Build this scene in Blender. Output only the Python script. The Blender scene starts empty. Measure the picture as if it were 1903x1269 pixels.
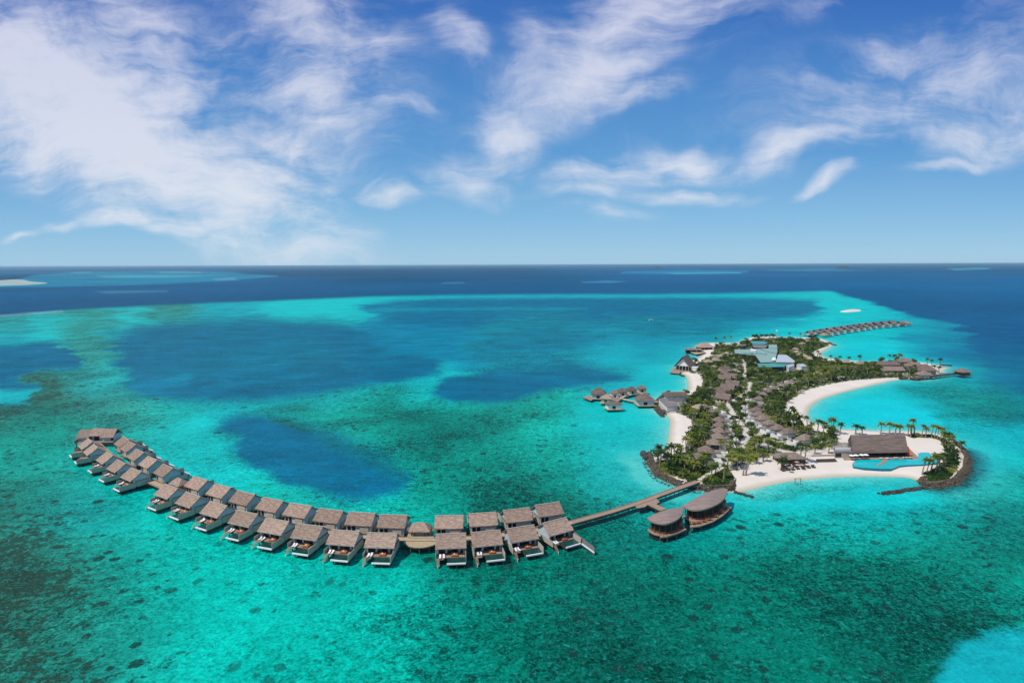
import bpy, math, random
import numpy as np
from mathutils import Vector, Matrix
random.seed(7); RS = np.random.RandomState(7)
scene = bpy.context.scene
C = scene.collection

# ------------------------------------------------------------------ camera
F = 1134.0; PITCH = math.atan(142.2/1134.0); H = 100.0; ROLL = math.radians(0.2)
cam_d = bpy.data.cameras.new('camera'); cam = bpy.data.objects.new('camera', cam_d); C.objects.link(cam)
cam_d.lens = 36.0*F/1903.0; cam_d.sensor_width = 36.0; cam_d.sensor_fit = 'HORIZONTAL'
cam_d.clip_start = 1.0; cam_d.clip_end = 200000.0
fw = Vector((0, math.cos(PITCH), -math.sin(PITCH))); up0 = Vector((0, math.sin(PITCH), math.cos(PITCH))); xr = Vector((1, 0, 0))
rt = xr*math.cos(ROLL)-up0*math.sin(ROLL); upv = xr*math.sin(ROLL)+up0*math.cos(ROLL)
M4 = Matrix(((rt.x, upv.x, -fw.x, 0), (rt.y, upv.y, -fw.y, 0), (rt.z, upv.z, -fw.z, H), (0, 0, 0, 1)))
cam.matrix_world = M4
scene.camera = cam

# ------------------------------------------------------------------ sun, sky, exposure
SUN_EL = math.radians(56); SUN_AZ = math.radians(238)      # azimuth clockwise from +Y: the sun stands left and a little behind
sd = Vector((math.sin(SUN_AZ)*math.cos(SUN_EL), math.cos(SUN_AZ)*math.cos(SUN_EL), math.sin(SUN_EL)))
sl = bpy.data.lights.new('sun', 'SUN'); sl.energy = 3.6; sl.angle = math.radians(0.5); sl.color = (1.0, 0.955, 0.89)
so = bpy.data.objects.new('sun', sl); C.objects.link(so)
so.rotation_euler = (-sd).to_track_quat('-Z', 'Y').to_euler()
scene.view_settings.view_transform = 'Standard'; scene.view_settings.look = 'None'
scene.view_settings.exposure = 0.0; scene.view_settings.gamma = 1.0

def lin(c):
    c = [x/255.0 for x in c]
    return [x/12.92 if x <= 0.04045 else ((x+0.055)/1.055)**2.4 for x in c]

def mk(nt, typ, **kw):
    n = nt.nodes.new(typ)
    for k, v in kw.items():
        if k in ('operation', 'blend_type', 'gradient_type', 'vector_type', 'noise_dimensions', 'noise_type', 'attribute_name', 'data_type', 'wave_type', 'bands_direction', 'feature', 'distance', 'interpolation_type', 'clamp', 'use_clamp', 'sky_type', 'sun_disc', 'normalize'):
            setattr(n, k, v)
    return n

world = bpy.data.worlds.new('World'); scene.world = world; world.use_nodes = True
wt = world.node_tree; wt.nodes.clear(); WL = wt.links.new
def wmath(op, a, b=None, c=None, clamp=False):
    n = wt.nodes.new('ShaderNodeMath'); n.operation = op; n.use_clamp = clamp
    for i, v in enumerate((a, b, c)):
        if v is None: continue
        if isinstance(v, (int, float)): n.inputs[i].default_value = v
        else: WL(v, n.inputs[i])
    return n.outputs[0]
out = wt.nodes.new('ShaderNodeOutputWorld'); bg = wt.nodes.new('ShaderNodeBackground')
sky = wt.nodes.new('ShaderNodeTexSky'); sky.sky_type = 'NISHITA'; sky.sun_disc = False
sky.sun_elevation = SUN_EL; sky.sun_rotation = SUN_AZ; sky.altitude = 100; sky.air_density = 1.0; sky.dust_density = 0.25; sky.ozone_density = 3.0
tc = wt.nodes.new('ShaderNodeTexCoord'); sep = wt.nodes.new('ShaderNodeSeparateXYZ'); WL(tc.outputs['Generated'], sep.inputs[0])
X, Y, Z = sep.outputs
ya = wmath('MAXIMUM', wmath('ABSOLUTE', Y), 0.12)
U = wmath('DIVIDE', X, ya); V = wmath('DIVIDE', wmath('MAXIMUM', Z, 0.0), ya)
cmb = wt.nodes.new('ShaderNodeCombineXYZ'); WL(U, cmb.inputs[0]); WL(V, cmb.inputs[1])
# domain warp for the cirrus
nw = wt.nodes.new('ShaderNodeTexNoise'); nw.inputs['Scale'].default_value = 3.2; nw.inputs['Detail'].default_value = 4; WL(cmb.outputs[0], nw.inputs['Vector'])
sw = wt.nodes.new('ShaderNodeVectorMath'); sw.operation = 'SUBTRACT'; WL(nw.outputs['Color'], sw.inputs[0]); sw.inputs[1].default_value = (.5, .5, .5)
sc_ = wt.nodes.new('ShaderNodeVectorMath'); sc_.operation = 'SCALE'; WL(sw.outputs[0], sc_.inputs[0]); sc_.inputs['Scale'].default_value = 0.20
wv = wt.nodes.new('ShaderNodeVectorMath'); wv.operation = 'ADD'; WL(cmb.outputs[0], wv.inputs[0]); WL(sc_.outputs[0], wv.inputs[1])
WARP = wv.outputs[0]
def dir_uv(px, py):
    u = (px-951.5)/F; v = -(py-634.5)/F
    u2 = u*math.cos(ROLL)+v*math.sin(ROLL); v2 = -u*math.sin(ROLL)+v*math.cos(ROLL)
    d = xr*u2+up0*v2+fw
    return d.x/d.y, d.z/d.y
# each cloud bank: place in the sky, half-axes, tilt, strength
banks = [(160, 205, 430, 130, -28, 1.7), (10, 160, 280, 100, -12, 1.5), (400, 310, 290, 80, -27, 1.15), (250, 330, 220, 80, -20, .8), (250, 412, 85, 22, 5, .95), (375, 420, 100, 26, 6, 1.0), (70, 425, 60, 10, 0, .5),
         (150, 420, 50, 12, 0, .6), (560, 70, 260, 110, -42, .8), (610, 190, 160, 75, -25, .75), (520, 250, 220, 50, -20, .65), (740, 213, 80, 20, -6, .8), (350, 110, 330, 70, -14, .7), (560, 320, 120, 30, -15, .8),
         (845, 85, 75, 45, -50, .8), (1150, 70, 300, 90, 32, 1.0), (1090, 165, 170, 55, 25, 1.1), (1250, 20, 210, 60, 20, .9), (1010, 110, 70, 90, 30, .7), (1190, 180, 110, 25, 12, .8),
         (925, 260, 110, 70, 30, .95), (865, 335, 80, 34, -8, .95), (1270, 290, 150, 34, -6, .9), (1140, 300, 160, 30, 8, .9), (1440, 290, 130, 32, 14, .95), (1510, 262, 140, 26, 14, .8), (1260, 350, 170, 20, -3, .75), (1080, 345, 120, 22, 4, .75),
         (1700, 175, 300, 80, 22, .72), (1840, 215, 190, 60, 10, .75), (1820, 90, 160, 45, 22, .5), (1590, 205, 200, 28, 14, .62), (1540, 345, 60, 20, 25, .9), (1760, 290, 110, 14, 14, .65), (745, 358, 60, 20, -8, .8), (1100, 390, 110, 26, 0, .5),
         (1500, 30, 130, 30, 15, .35), (180, 20, 260, 26, -6, .5), (1650, 120, 330, 90, 20, .5), (1350, 60, 200, 60, 25, .3), (820, 20, 160, 60, -40, .3), (700, 120, 90, 120, -50, .5), (300, 60, 300, 60, -15, .55)]
acc = None
for (cx, cy, rx, ry, rot, st) in banks:
    u, v = dir_uv(cx, cy)
    m = wt.nodes.new('ShaderNodeMapping'); m.vector_type = 'TEXTURE'
    m.inputs['Location'].default_value = (u, v, 0); m.inputs['Rotation'].default_value = (0, 0, math.radians(rot))
    m.inputs['Scale'].default_value = (rx*1.45/F, ry*1.45/F, 1)
    WL(WARP, m.inputs['Vector'])
    g = wt.nodes.new('ShaderNodeTexGradient'); g.gradient_type = 'SPHERICAL'; WL(m.outputs[0], g.inputs[0])
    t = wmath('MULTIPLY', g.outputs['Fac'], st*1.5)
    acc = t if acc is None else wmath('SMOOTH_MAX', acc, t, 0.15)
# wisps: fine fibres, stretched along the bank's drift
mp = wt.nodes.new('ShaderNodeMapping'); mp.inputs['Rotation'].default_value = (0, 0, math.radians(22)); mp.inputs['Scale'].default_value = (3.2, 13.0, 1); WL(WARP, mp.inputs['Vector'])
n1 = wt.nodes.new('ShaderNodeTexNoise'); n1.inputs['Scale'].default_value = 1.0; n1.inputs['Detail'].default_value = 9; n1.inputs['Roughness'].default_value = .66; n1.inputs['Distortion'].default_value = .25; WL(mp.outputs[0], n1.inputs['Vector'])
mp2 = wt.nodes.new('ShaderNodeMapping'); mp2.inputs['Rotation'].default_value = (0, 0, math.radians(-18)); mp2.inputs['Scale'].default_value = (4.5, 17.0, 1); WL(WARP, mp2.inputs['Vector'])
n2 = wt.nodes.new('ShaderNodeTexNoise'); n2.inputs['Scale'].default_value = 1.0; n2.inputs['Detail'].default_value = 7; n2.inputs['Roughness'].default_value = .66; n2.inputs['Distortion'].default_value = .25; WL(mp2.outputs[0], n2.inputs['Vector'])
side = wmath('MULTIPLY_ADD', U, 3.0, 0.5, clamp=True)     # drift turns over between the left and right halves of the sky
nl = wmath('ADD', wmath('MULTIPLY', n1.outputs['Fac'], side), wmath('MULTIPLY', n2.outputs['Fac'], wmath('SUBTRACT', 1.0, side)))
n3 = wt.nodes.new('ShaderNodeTexNoise'); n3.inputs['Scale'].default_value = 8; n3.inputs['Detail'].default_value = 8; n3.inputs['Roughness'].default_value = .62; WL(WARP, n3.inputs['Vector'])
nn = wmath('ADD', wmath('MULTIPLY', nl, .62), wmath('MULTIPLY', n3.outputs['Fac'], .38))
dens = wmath('ADD', wmath('MULTIPLY', wmath('SUBTRACT', nn, 0.5), 6.2), wmath('SUBTRACT', acc, 0.40))
mr = wt.nodes.new('ShaderNodeMapRange'); mr.interpolation_type = 'SMOOTHSTEP'; WL(dens, mr.inputs[0]); mr.inputs[1].default_value = -0.55; mr.inputs[2].default_value = 1.6
gt = wt.nodes.new('ShaderNodeMapRange'); gt.interpolation_type = 'SMOOTHSTEP'; WL(acc, gt.inputs[0]); gt.inputs[1].default_value = 0.03; gt.inputs[2].default_value = 0.75; gate = gt.outputs[0]
cov = wmath('MULTIPLY', wmath('MULTIPLY', mr.outputs[0], gate), 0.87)
# sky tint: deeper and more saturated than the bare model within the view, as the photograph's
hs = wt.nodes.new('ShaderNodeHueSaturation'); hs.inputs['Saturation'].default_value = 1.12; hs.inputs['Value'].default_value = 1.0; WL(sky.outputs[0], hs.inputs['Color'])
tint = wt.nodes.new('ShaderNodeMix'); tint.data_type = 'RGBA'; tint.blend_type = 'MULTIPLY'; tint.inputs[0].default_value = 1.0
SKY_TINT = tint
ramp = wt.nodes.new('ShaderNodeValToRGB'); WL(wmath('MULTIPLY', V, 1.6), ramp.inputs[0]); re_ = ramp.color_ramp.elements
def sk(c): return (*[x for x in lin(c)], 1)
re_[0].position = 0; re_[0].color = sk((158, 203, 233)); re_[1].position = 1.0; re_[1].color = sk((128, 150, 190))  # last stop, above the view, added paler to make shadows less blue
for p_, c_ in ((.10, (132, 188, 228)), (.28, (92, 156, 214)), (.5, (72, 132, 202)), (.70, (46, 100, 184)), (.80, (42, 94, 178)), (.88, (44, 92, 172))): k_ = re_.new(p_); k_.color = sk(c_)
gs = wt.nodes.new('ShaderNodeVectorMath'); gs.operation = 'SCALE'; WL(ramp.outputs[0], gs.inputs[0]); gs.inputs['Scale'].default_value = 10.0
gm = wt.nodes.new('ShaderNodeMix'); gm.data_type = 'RGBA'; gm.inputs[0].default_value = .88; WL(hs.outputs[0], gm.inputs[6]); WL(gs.outputs[0], gm.inputs[7])
WL(gm.outputs[2], tint.inputs[6]); tint.inputs[7].default_value = (1.0, 1.0, 1.0, 1)
cm = wt.nodes.new('ShaderNodeMix'); cm.data_type = 'RGBA'; WL(cov, cm.inputs[0]); WL(tint.outputs[2], cm.inputs[6])
elev = wt.nodes.new('ShaderNodeMapRange'); WL(V, elev.inputs[0]); elev.inputs[1].default_value = 0.05; elev.inputs[2].default_value = 0.5
cc = wt.nodes.new('ShaderNodeMix'); cc.data_type = 'RGBA'; WL(elev.outputs[0], cc.inputs[0])
cc.inputs[6].default_value = (7.8, 8.2, 8.9, 1); cc.inputs[7].default_value = (6.7, 6.8, 8.5, 1)
WL(cc.outputs[2], cm.inputs[7])
WL(cm.outputs[2], bg.inputs['Color']); bg.inputs['Strength'].default_value = 0.1
WL(bg.outputs[0], out.inputs[0])

# ------------------------------------------------------------------ helpers
def W(px, py, z=0.0):
    u = (px-951.5)/F; v = -(py-634.5)/F
    u2 = u*math.cos(ROLL)+v*math.sin(ROLL); v2 = -u*math.sin(ROLL)+v*math.cos(ROLL)
    d = xr*u2+up0*v2+fw; t = (z-H)/d.z
    return (d.x*t, d.y*t, z)
def project(x, y, z=0.0):
    dz = z-H
    cx = x; cu = y*math.sin(PITCH)+dz*math.cos(PITCH); cf = y*math.cos(PITCH)-dz*math.sin(PITCH)
    u2 = cx/cf; v2 = cu/cf
    u = u2*math.cos(ROLL)-v2*math.sin(ROLL); v = u2*math.sin(ROLL)+v2*math.cos(ROLL)
    return 951.5+F*u, 634.5-F*v

class MB:
    def __init__(s): s.v = []; s.f = []
    def add(s, vs, fs):
        b = len(s.v); s.v.extend(vs); s.f.extend([tuple(i+b for i in f) for f in fs]); return s
    def box(s, x0, x1, y0, y1, z0, z1):
        return s.add([(x0, y0, z0), (x1, y0, z0), (x1, y1, z0), (x0, y1, z0), (x0, y0, z1), (x1, y0, z1), (x1, y1, z1), (x0, y1, z1)],
                     [(0, 3, 2, 1), (4, 5, 6, 7), (0, 1, 5, 4), (1, 2, 6, 5), (2, 3, 7, 6), (3, 0, 4, 7)])
    def prism(s, poly, z0, z1):
        n = len(poly)
        a = sum(poly[i][0]*poly[(i+1) % n][1]-poly[(i+1) % n][0]*poly[i][1] for i in range(n))
        if a < 0: poly = poly[::-1]
        return s.add([(p[0], p[1], z0) for p in poly]+[(p[0], p[1], z1) for p in poly],
                     [tuple(range(n))[::-1], tuple(range(n, 2*n))]+[(i, (i+1) % n, n+(i+1) % n, n+i) for i in range(n)])
    def tube(s, p, q, r0, r1=None, n=6):
        r1 = r0 if r1 is None else r1
        p = Vector(p); q = Vector(q); d = (q-p).normalized(); a = d.orthogonal().normalized(); b = d.cross(a)
        vs = []
        for c, r in ((p, r0), (q, r1)):
            for k in range(n):
                t = 2*math.pi*k/n; w = c+a*(math.cos(t)*r)+b*(math.sin(t)*r); vs.append(tuple(w))
        return s.add(vs, [(i, (i+1) % n, n+(i+1) % n, n+i) for i in range(n)]+[tuple(range(n))[::-1], tuple(range(n, 2*n))])
    def hip(s, hx, hy, z0, z1, ridge=0.0, cx=0, cy=0, th=.3):
        # hipped roof, eaves hx by hy, ridge half-length along x, underside closed, eaves th thick
        e = [(-hx, -hy), (hx, -hy), (hx, hy), (-hx, hy)]
        vs = [(cx+x, cy+y, z0) for x, y in e]+[(cx+x, cy+y, z0+th) for x, y in e]+[(cx-ridge, cy, z1), (cx+ridge, cy, z1)]
        return s.add(vs, [(3, 2, 1, 0), (0, 1, 5, 4), (1, 2, 6, 5), (2, 3, 7, 6), (3, 0, 4, 7), (4, 5, 9, 8), (5, 6, 9), (6, 7, 8, 9), (7, 4, 8)])
    def gable(s, hx, hy, z0, z1, cx=0, cy=0, th=.32, sag=0.0):
        # gabled roof slab, ridge along x, split in courses so that the thatch can sag a little
        n = 6; prof = []
        for k in range(-n, n+1):
            t = abs(k)/n; z = z1+(z0-z1)*t-sag*math.sin(t*math.pi); prof.append((cy+hy*k/n, z))
        m = len(prof); vs = []
        for x in (cx-hx, cx+hx):
            vs += [(x, y, z) for y, z in prof]+[(x, y, z-th) for y, z in prof]
        fs = []
        for i in range(m-1):
            fs.append((i, 2*m+i, 2*m+i+1, i+1)); fs.append((m+i, m+i+1, 3*m+i+1, 3*m+i))
            fs.append((i, i+1, m+i+1, m+i)); fs.append((2*m+i, 3*m+i, 3*m+i+1, 2*m+i+1))
        fs.append((0, m, 3*m, 2*m)); fs.append((m-1, 3*m-1, 4*m-1, 2*m-1))
        return s.add(vs, fs)
    def build(s, name, mat, parent=None, smooth=False):
        me = bpy.data.meshes.new(name); me.from_pydata([tuple(v) for v in s.v], [], s.f); me.update()
        if mat: me.materials.append(mat)
        if smooth: me.polygons.foreach_set('use_smooth', [True]*len(me.polygons))
        o = bpy.data.objects.new(name, me); C.objects.link(o)
        if parent: o.parent = parent
        return o
def np_mesh(name, verts, quads, mat, parent=None, smooth=False):
    me = bpy.data.meshes.new(name); verts = np.asarray(verts, dtype=np.float32); quads = np.asarray(quads, dtype=np.int32)
    k = quads.shape[1]
    me.vertices.add(len(verts)); me.vertices.foreach_set('co', verts.ravel())
    me.loops.add(quads.size); me.loops.foreach_set('vertex_index', quads.ravel())
    me.polygons.add(len(quads)); me.polygons.foreach_set('loop_start', np.arange(0, quads.size, k, dtype=np.int32))
    try: me.polygons.foreach_set('loop_total', np.full(len(quads), k, dtype=np.int32))
    except Exception: pass
    me.polygons.foreach_set('use_smooth', np.full(len(quads), smooth))
    me.update(calc_edges=True); me.validate()
    if mat: me.materials.append(mat)
    o = bpy.data.objects.new(name, me); C.objects.link(o)
    if parent: o.parent = parent
    return o
def tag(o, label=None, cat=None, group=None, kind=None):
    if label: o['label'] = label
    if cat: o['category'] = cat
    if group: o['group'] = group
    if kind: o['kind'] = kind
    return o
def empty(name, loc, rz=0.0, label=None, cat=None, group=None):
    o = bpy.data.objects.new(name, None); C.objects.link(o); o.location = loc; o.rotation_euler = (0, 0, rz); o.empty_display_size = .5
    return tag(o, label, cat, group)
def kids(o): return [c for c in C.objects if c.parent == o]
KC = {}
def tree_of(o):
    # a thing, its parts, their sub-parts
    if o.name not in KC:
        ch = {}
        for c in C.objects:
            if c.parent: ch.setdefault(c.parent.name, []).append(c)
        def rec(x): return (x, [rec(c) for c in ch.get(x.name, [])])
        KC[o.name] = rec(o)
    return KC[o.name]
def copy_thing(src, loc, rz, label, group=None, cat=None, scale=1.0):
    def rec(node, parent):
        x, ch = node
        c = x.copy(); C.objects.link(c); c.parent = parent
        for k in ch: rec(k, c)
        return c
    r = rec(tree_of(src), None); r.location = loc; r.rotation_euler = (0, 0, rz); r.scale = (scale,)*3
    r['label'] = label
    if group: r['group'] = group
    if cat: r['category'] = cat
    return r
class Kind:
    # first use places the built thing itself, later uses copy it
    def __init__(s, src): s.src = src; s.used = False; tree_of(src)
    def put(s, loc, rz, label, group=None, cat=None, scale=1.0):
        if s.used: return copy_thing(s.src, loc, rz, label, group, cat, scale)
        s.used = True; o = s.src; o.location = loc; o.rotation_euler = (0, 0, rz); o.scale = (scale,)*3
        o['label'] = label
        if group: o['group'] = group
        if cat: o['category'] = cat
        return o
ORD = ['first', 'second', 'third', 'fourth', 'fifth', 'sixth', 'seventh', 'eighth', 'ninth', 'tenth', 'eleventh', 'twelfth', 'thirteenth', 'fourteenth', 'fifteenth']

# ------------------------------------------------------------------ materials
def material(name, base, rough=.8, var=.25, scale=.6, bump=0.0, bscale=None, spec=.3, stretch=(1, 1, 1), second=None, objrand=0.0, coords='Object'):
    m = bpy.data.materials.new(name); m.use_nodes = True; nt = m.node_tree; L = nt.links.new
    b = nt.nodes['Principled BSDF']; b.inputs['Roughness'].default_value = rough; b.inputs['Specular IOR Level'].default_value = spec
    tcn = nt.nodes.new('ShaderNodeTexCoord'); mpn = nt.nodes.new('ShaderNodeMapping'); mpn.inputs['Scale'].default_value = stretch
    L(tcn.outputs[coords], mpn.inputs['Vector'])
    n = nt.nodes.new('ShaderNodeTexNoise'); n.inputs['Scale'].default_value = scale; n.inputs['Detail'].default_value = 6; n.inputs['Roughness'].default_value = .62; L(mpn.outputs[0], n.inputs['Vector'])
    r = nt.nodes.new('ShaderNodeMapRange'); L(n.outputs['Fac'], r.inputs[0]); r.inputs[1].default_value = .3; r.inputs[2].default_value = .7
    mix = nt.nodes.new('ShaderNodeMix'); mix.data_type = 'RGBA'; L(r.outputs[0], mix.inputs[0])
    s2 = second or [c*(1+var) for c in base]
    mix.inputs[6].default_value = (*[c*(1-var) for c in base], 1) if second is None else (*base, 1); mix.inputs[7].default_value = (*s2, 1)
    colr = mix.outputs[2]
    if objrand:
        oi = nt.nodes.new('ShaderNodeObjectInfo'); hv = nt.nodes.new('ShaderNodeHueSaturation')
        a = nt.nodes.new('ShaderNodeMath'); a.operation = 'MULTIPLY_ADD'; L(oi.outputs['Random'], a.inputs[0]); a.inputs[1].default_value = objrand; a.inputs[2].default_value = 1-objrand/2
        L(a.outputs[0], hv.inputs['Value']); L(colr, hv.inputs['Color']); colr = hv.outputs[0]
    L(colr, b.inputs['Base Color'])
    if bump:
        n2_ = nt.nodes.new('ShaderNodeTexNoise'); n2_.inputs['Scale'].default_value = bscale or scale*4; n2_.inputs['Detail'].default_value = 4; L(mpn.outputs[0], n2_.inputs['Vector'])
        bp = nt.nodes.new('ShaderNodeBump'); bp.inputs['Strength'].default_value = min(1, bump); bp.inputs['Distance'].default_value = .25; L(n2_.outputs['Fac'], bp.inputs['Height']); L(bp.outputs[0], b.inputs['Normal'])
    return m
def leaf_mat(name, c0, c1, c2, trans=.25, scale=.06, objrand=.5):
    m = bpy.data.materials.new(name); m.use_nodes = True; nt = m.node_tree; L = nt.links.new; nt.nodes.clear()
    o = nt.nodes.new('ShaderNodeOutputMaterial'); b = nt.nodes.new('ShaderNodeBsdfPrincipled'); b.inputs['Roughness'].default_value = .6; b.inputs['Specular IOR Level'].default_value = .2
    g = nt.nodes.new('ShaderNodeNewGeometry'); oi = nt.nodes.new('ShaderNodeObjectInfo')
    n = nt.nodes.new('ShaderNodeTexNoise'); n.inputs['Scale'].default_value = scale; n.inputs['Detail'].default_value = 4; L(g.outputs['Position'], n.inputs['Vector'])
    r = nt.nodes.new('ShaderNodeMapRange'); L(n.outputs['Fac'], r.inputs[0]); r.inputs[1].default_value = .35; r.inputs[2].default_value = .65
    ad = nt.nodes.new('ShaderNodeMath'); ad.operation = 'MULTIPLY_ADD'; L(g.outputs['Random Per Island'], ad.inputs[0]); ad.inputs[1].default_value = .5; ad.inputs[2].default_value = -.25
    ad2 = nt.nodes.new('ShaderNodeMath'); ad2.operation = 'ADD'; L(r.outputs[0], ad2.inputs[0]); L(ad.outputs[0], ad2.inputs[1])
    ad3 = nt.nodes.new('ShaderNodeMath'); ad3.operation = 'MULTIPLY_ADD'; L(oi.outputs['Random'], ad3.inputs[0]); ad3.inputs[1].default_value = objrand; L(ad2.outputs[0], ad3.inputs[2])
    cr = nt.nodes.new('ShaderNodeValToRGB'); L(ad3.outputs[0], cr.inputs[0]); e = cr.color_ramp.elements
    e[0].color = (*c0, 1); e[0].position = .1; e[1].color = (*c2, 1); e[1].position = 1.0; k = e.new(.5); k.color = (*c1, 1)
    L(cr.outputs[0], b.inputs['Base Color'])
    t = nt.nodes.new('ShaderNodeBsdfTranslucent'); L(cr.outputs[0], t.inputs['Color']); mx = nt.nodes.new('ShaderNodeMixShader'); mx.inputs[0].default_value = trans
    L(b.outputs[0], mx.inputs[1]); L(t.outputs[0], mx.inputs[2]); L(mx.outputs[0], o.inputs[0])
    return m
M = {}
M['thatch'] = material('thatch', (.20, .13, .10), .95, scale=1.5, bump=1, bscale=5, spec=.1, stretch=(.45, 1.6, 1.6), second=(.50, .37, .285), objrand=.36)
M['thatch_edge'] = material('thatch_edge', (.46, .38, .31), .95, var=.2, scale=2)
M['thatch_point'] = material('thatch_point', (.15, .105, .09), .95, scale=.8, bump=.8, bscale=4, spec=.1, second=(.31, .23, .195), objrand=.5)
M['thatch_grey'] = material('thatch_grey', (.14, .105, .085), .95, scale=.8, bump=.8, bscale=4, spec=.1, stretch=(.6, 1.4, 1.4), second=(.34, .26, .215), objrand=.4)
M['thatch_pale'] = material('thatch_pale', (.26, .2, .14), .95, scale=.8, bump=.8, bscale=4, spec=.1, second=(.46, .37, .28), objrand=.35)
M['shingle_dark'] = material('shingle_dark', (.10, .075, .062), .9, scale=.7, bump=.6, bscale=3, spec=.15, stretch=(.3, 2.2, 2.2), second=(.24, .18, .15), objrand=.3)
M['leaf_roof'] = material('leaf_roof', (.22, .16, .14), .9, scale=.5, bump=.6, bscale=3, spec=.15, stretch=(.4, 2.4, 1), second=(.36, .275, .24))
M['plank'] = material('plank', (.42, .33, .20), .85, var=.25, scale=1.2, stretch=(1, 3, 1), bump=.2)
M['plank_pink'] = material('plank_pink', (.34, .24, .175), .85, var=.25, scale=1.1, stretch=(1, 3, 1), bump=.2)
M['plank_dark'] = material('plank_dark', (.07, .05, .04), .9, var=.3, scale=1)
M['grey_wall'] = material('grey_wall', (.50, .57, .60), .8, var=.1, scale=.7)
M['screen_wall'] = material('screen_wall', (.44, .40, .33), .85, var=.22, scale=2.5, stretch=(3, 3, .3))
M['screen_dark'] = material('screen_dark', (.22, .19, .185), .85, var=.25, scale=2, stretch=(4, 4, .3))
M['white_wall'] = material('white_wall', (.78, .76, .72), .8, var=.06, scale=.4)
M['cream_wall'] = material('cream_wall', (.5, .43, .33), .85, var=.12, scale=.7)
M['white_edge'] = material('white_edge', (.78, .8, .78), .5, var=.05, scale=1)
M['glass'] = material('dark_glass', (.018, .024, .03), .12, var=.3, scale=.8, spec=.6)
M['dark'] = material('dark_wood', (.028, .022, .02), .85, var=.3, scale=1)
M['pool_dark'] = material('pool_dark', (.012, .06, .05), .08, var=.25, scale=.8, spec=.5)
M['pool_blue'] = material('pool_blue', (.0, .50, .52), .1, var=.12, scale=.4, spec=.25)
M['pool_deep'] = material('pool_edge_blue', (.01, .15, .2), .2, var=.2, scale=.6)
M['stilt'] = material('stilt', (.14, .11, .085), .9, var=.3, scale=2)
M['cushion'] = material('cushion', (.82, .80, .76), .9, var=.05, scale=2)
M['orange'] = material('orange_fabric', (.50, .15, .04), .85, var=.2, scale=2)
M['brown_wood'] = material('brown_wood', (.2, .09, .045), .75, var=.25, scale=2)
M['red_floor'] = material('red_floor', (.55, .12, .07), .85, var=.2, scale=.8)
M['green_roof'] = material('green_sheet_roof', (.22, .36, .30), .55, scale=.25, second=(.30, .44, .39), stretch=(1, 6, 1), objrand=.15)
M['teal_roof'] = material('teal_sheet_roof', (.05, .27, .24), .5, scale=.3, second=(.10, .36, .33), stretch=(1, 5, 1))
M['pale_roof'] = material('pale_sheet_roof', (.42, .48, .52), .5, scale=.3, second=(.52, .57, .6), stretch=(1, 5, 1))
M['grey_roof'] = material('grey_flat_roof', (.2, .19, .19), .8, var=.15, scale=.5)
M['rock'] = material('rock', (.03, .025, .02), .9, scale=.6, second=(.155, .12, .08), bump=.5, coords='Object')
M['rock_wet'] = material('rock_wet', (.028, .026, .024), .6, scale=.35, second=(.085, .075, .065), bump=.4)
M['path'] = material('path', (.62, .55, .45), .9, var=.12, scale=.3)
M['canvas'] = material('canvas', (.85, .84, .82), .9, var=.03, scale=1)
M['fascia'] = material('fascia_board', (.26, .21, .14), .85, var=.2, scale=1)
M['metal'] = material('metal', (.4, .42, .43), .4, var=.1, scale=1)
M['lounger_dark'] = material('lounger_dark', (.09, .065, .05), .85, var=.3, scale=1)
M['boat'] = material('boat_white', (.85, .87, .9), .4, var=.03, scale=1)
M['bark'] = material('palm_bark', (.26, .22, .17), .95, var=.3, scale=1.5, stretch=(1, 1, 4))
M['frond'] = leaf_mat('frond', (.018, .045, .008), (.055, .10, .015), (.20, .22, .03), .2, .05, .3)
M['leaf'] = leaf_mat('leaf', (.012, .038, .006), (.05, .12, .016), (.18, .21, .035), .15, .07, .25)
M['ground_leaf'] = leaf_mat('ground_leaf', (.014, .045, .008), (.06, .13, .017), (.24, .26, .05), .15, .045, 0)

# ------------------------------------------------------------------ noise and polygon fields (numpy)
def vnoise(x, y, seed=0):
    xi = np.floor(x).astype(np.int64); yi = np.floor(y).astype(np.int64); fx = x-xi; fy = y-yi
    fx = fx*fx*(3-2*fx); fy = fy*fy*(3-2*fy)
    def h(a, b):
        n = (a*374761393+b*668265263+seed*69069) & 0x7fffffff; n = (n ^ (n >> 13))*1274126177 & 0x7fffffff
        return ((n ^ (n >> 16)) & 0xffff)/65535.0
    return (h(xi, yi)*(1-fx)+h(xi+1, yi)*fx)*(1-fy)+(h(xi, yi+1)*(1-fx)+h(xi+1, yi+1)*fx)*fy
def fbm(x, y, sc, oct_=3, seed=0):
    s = 0; a = 1; t = 0
    for k in range(oct_):
        s = s+a*(vnoise(x/sc, y/sc, seed+k*17)-.5); t += a; a *= .5; sc *= .5
    return s/t*2
def inside(poly, x, y):
    c = np.zeros(x.shape, bool); n = len(poly)
    for i in range(n):
        x1, y1 = poly[i]; x2, y2 = poly[(i+1) % n]
        if y1 == y2: continue
        k = ((y1 > y) != (y2 > y)) & (x < (x2-x1)*(y-y1)/(y2-y1)+x1); c ^= k
    return c
def segdist(pts, x, y, closed=True):
    d = np.full(x.shape, 1e18); n = len(pts)
    for i in range(n if closed else n-1):
        x1, y1 = pts[i]; x2, y2 = pts[(i+1) % n]; dx, dy = x2-x1, y2-y1; l = dx*dx+dy*dy+1e-9
        t = np.clip(((x-x1)*dx+(y-y1)*dy)/l, 0, 1); e = (x-x1-t*dx)**2+(y-y1-t*dy)**2
        d = np.minimum(d, e)
    return np.sqrt(d)
def sdist(poly, x, y):
    d = segdist(poly, x, y); return np.where(inside(poly, x, y), d, -d)
def WP(pts, z=0.0): return [W(a, b, z)[:2] for a, b in pts]
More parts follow.
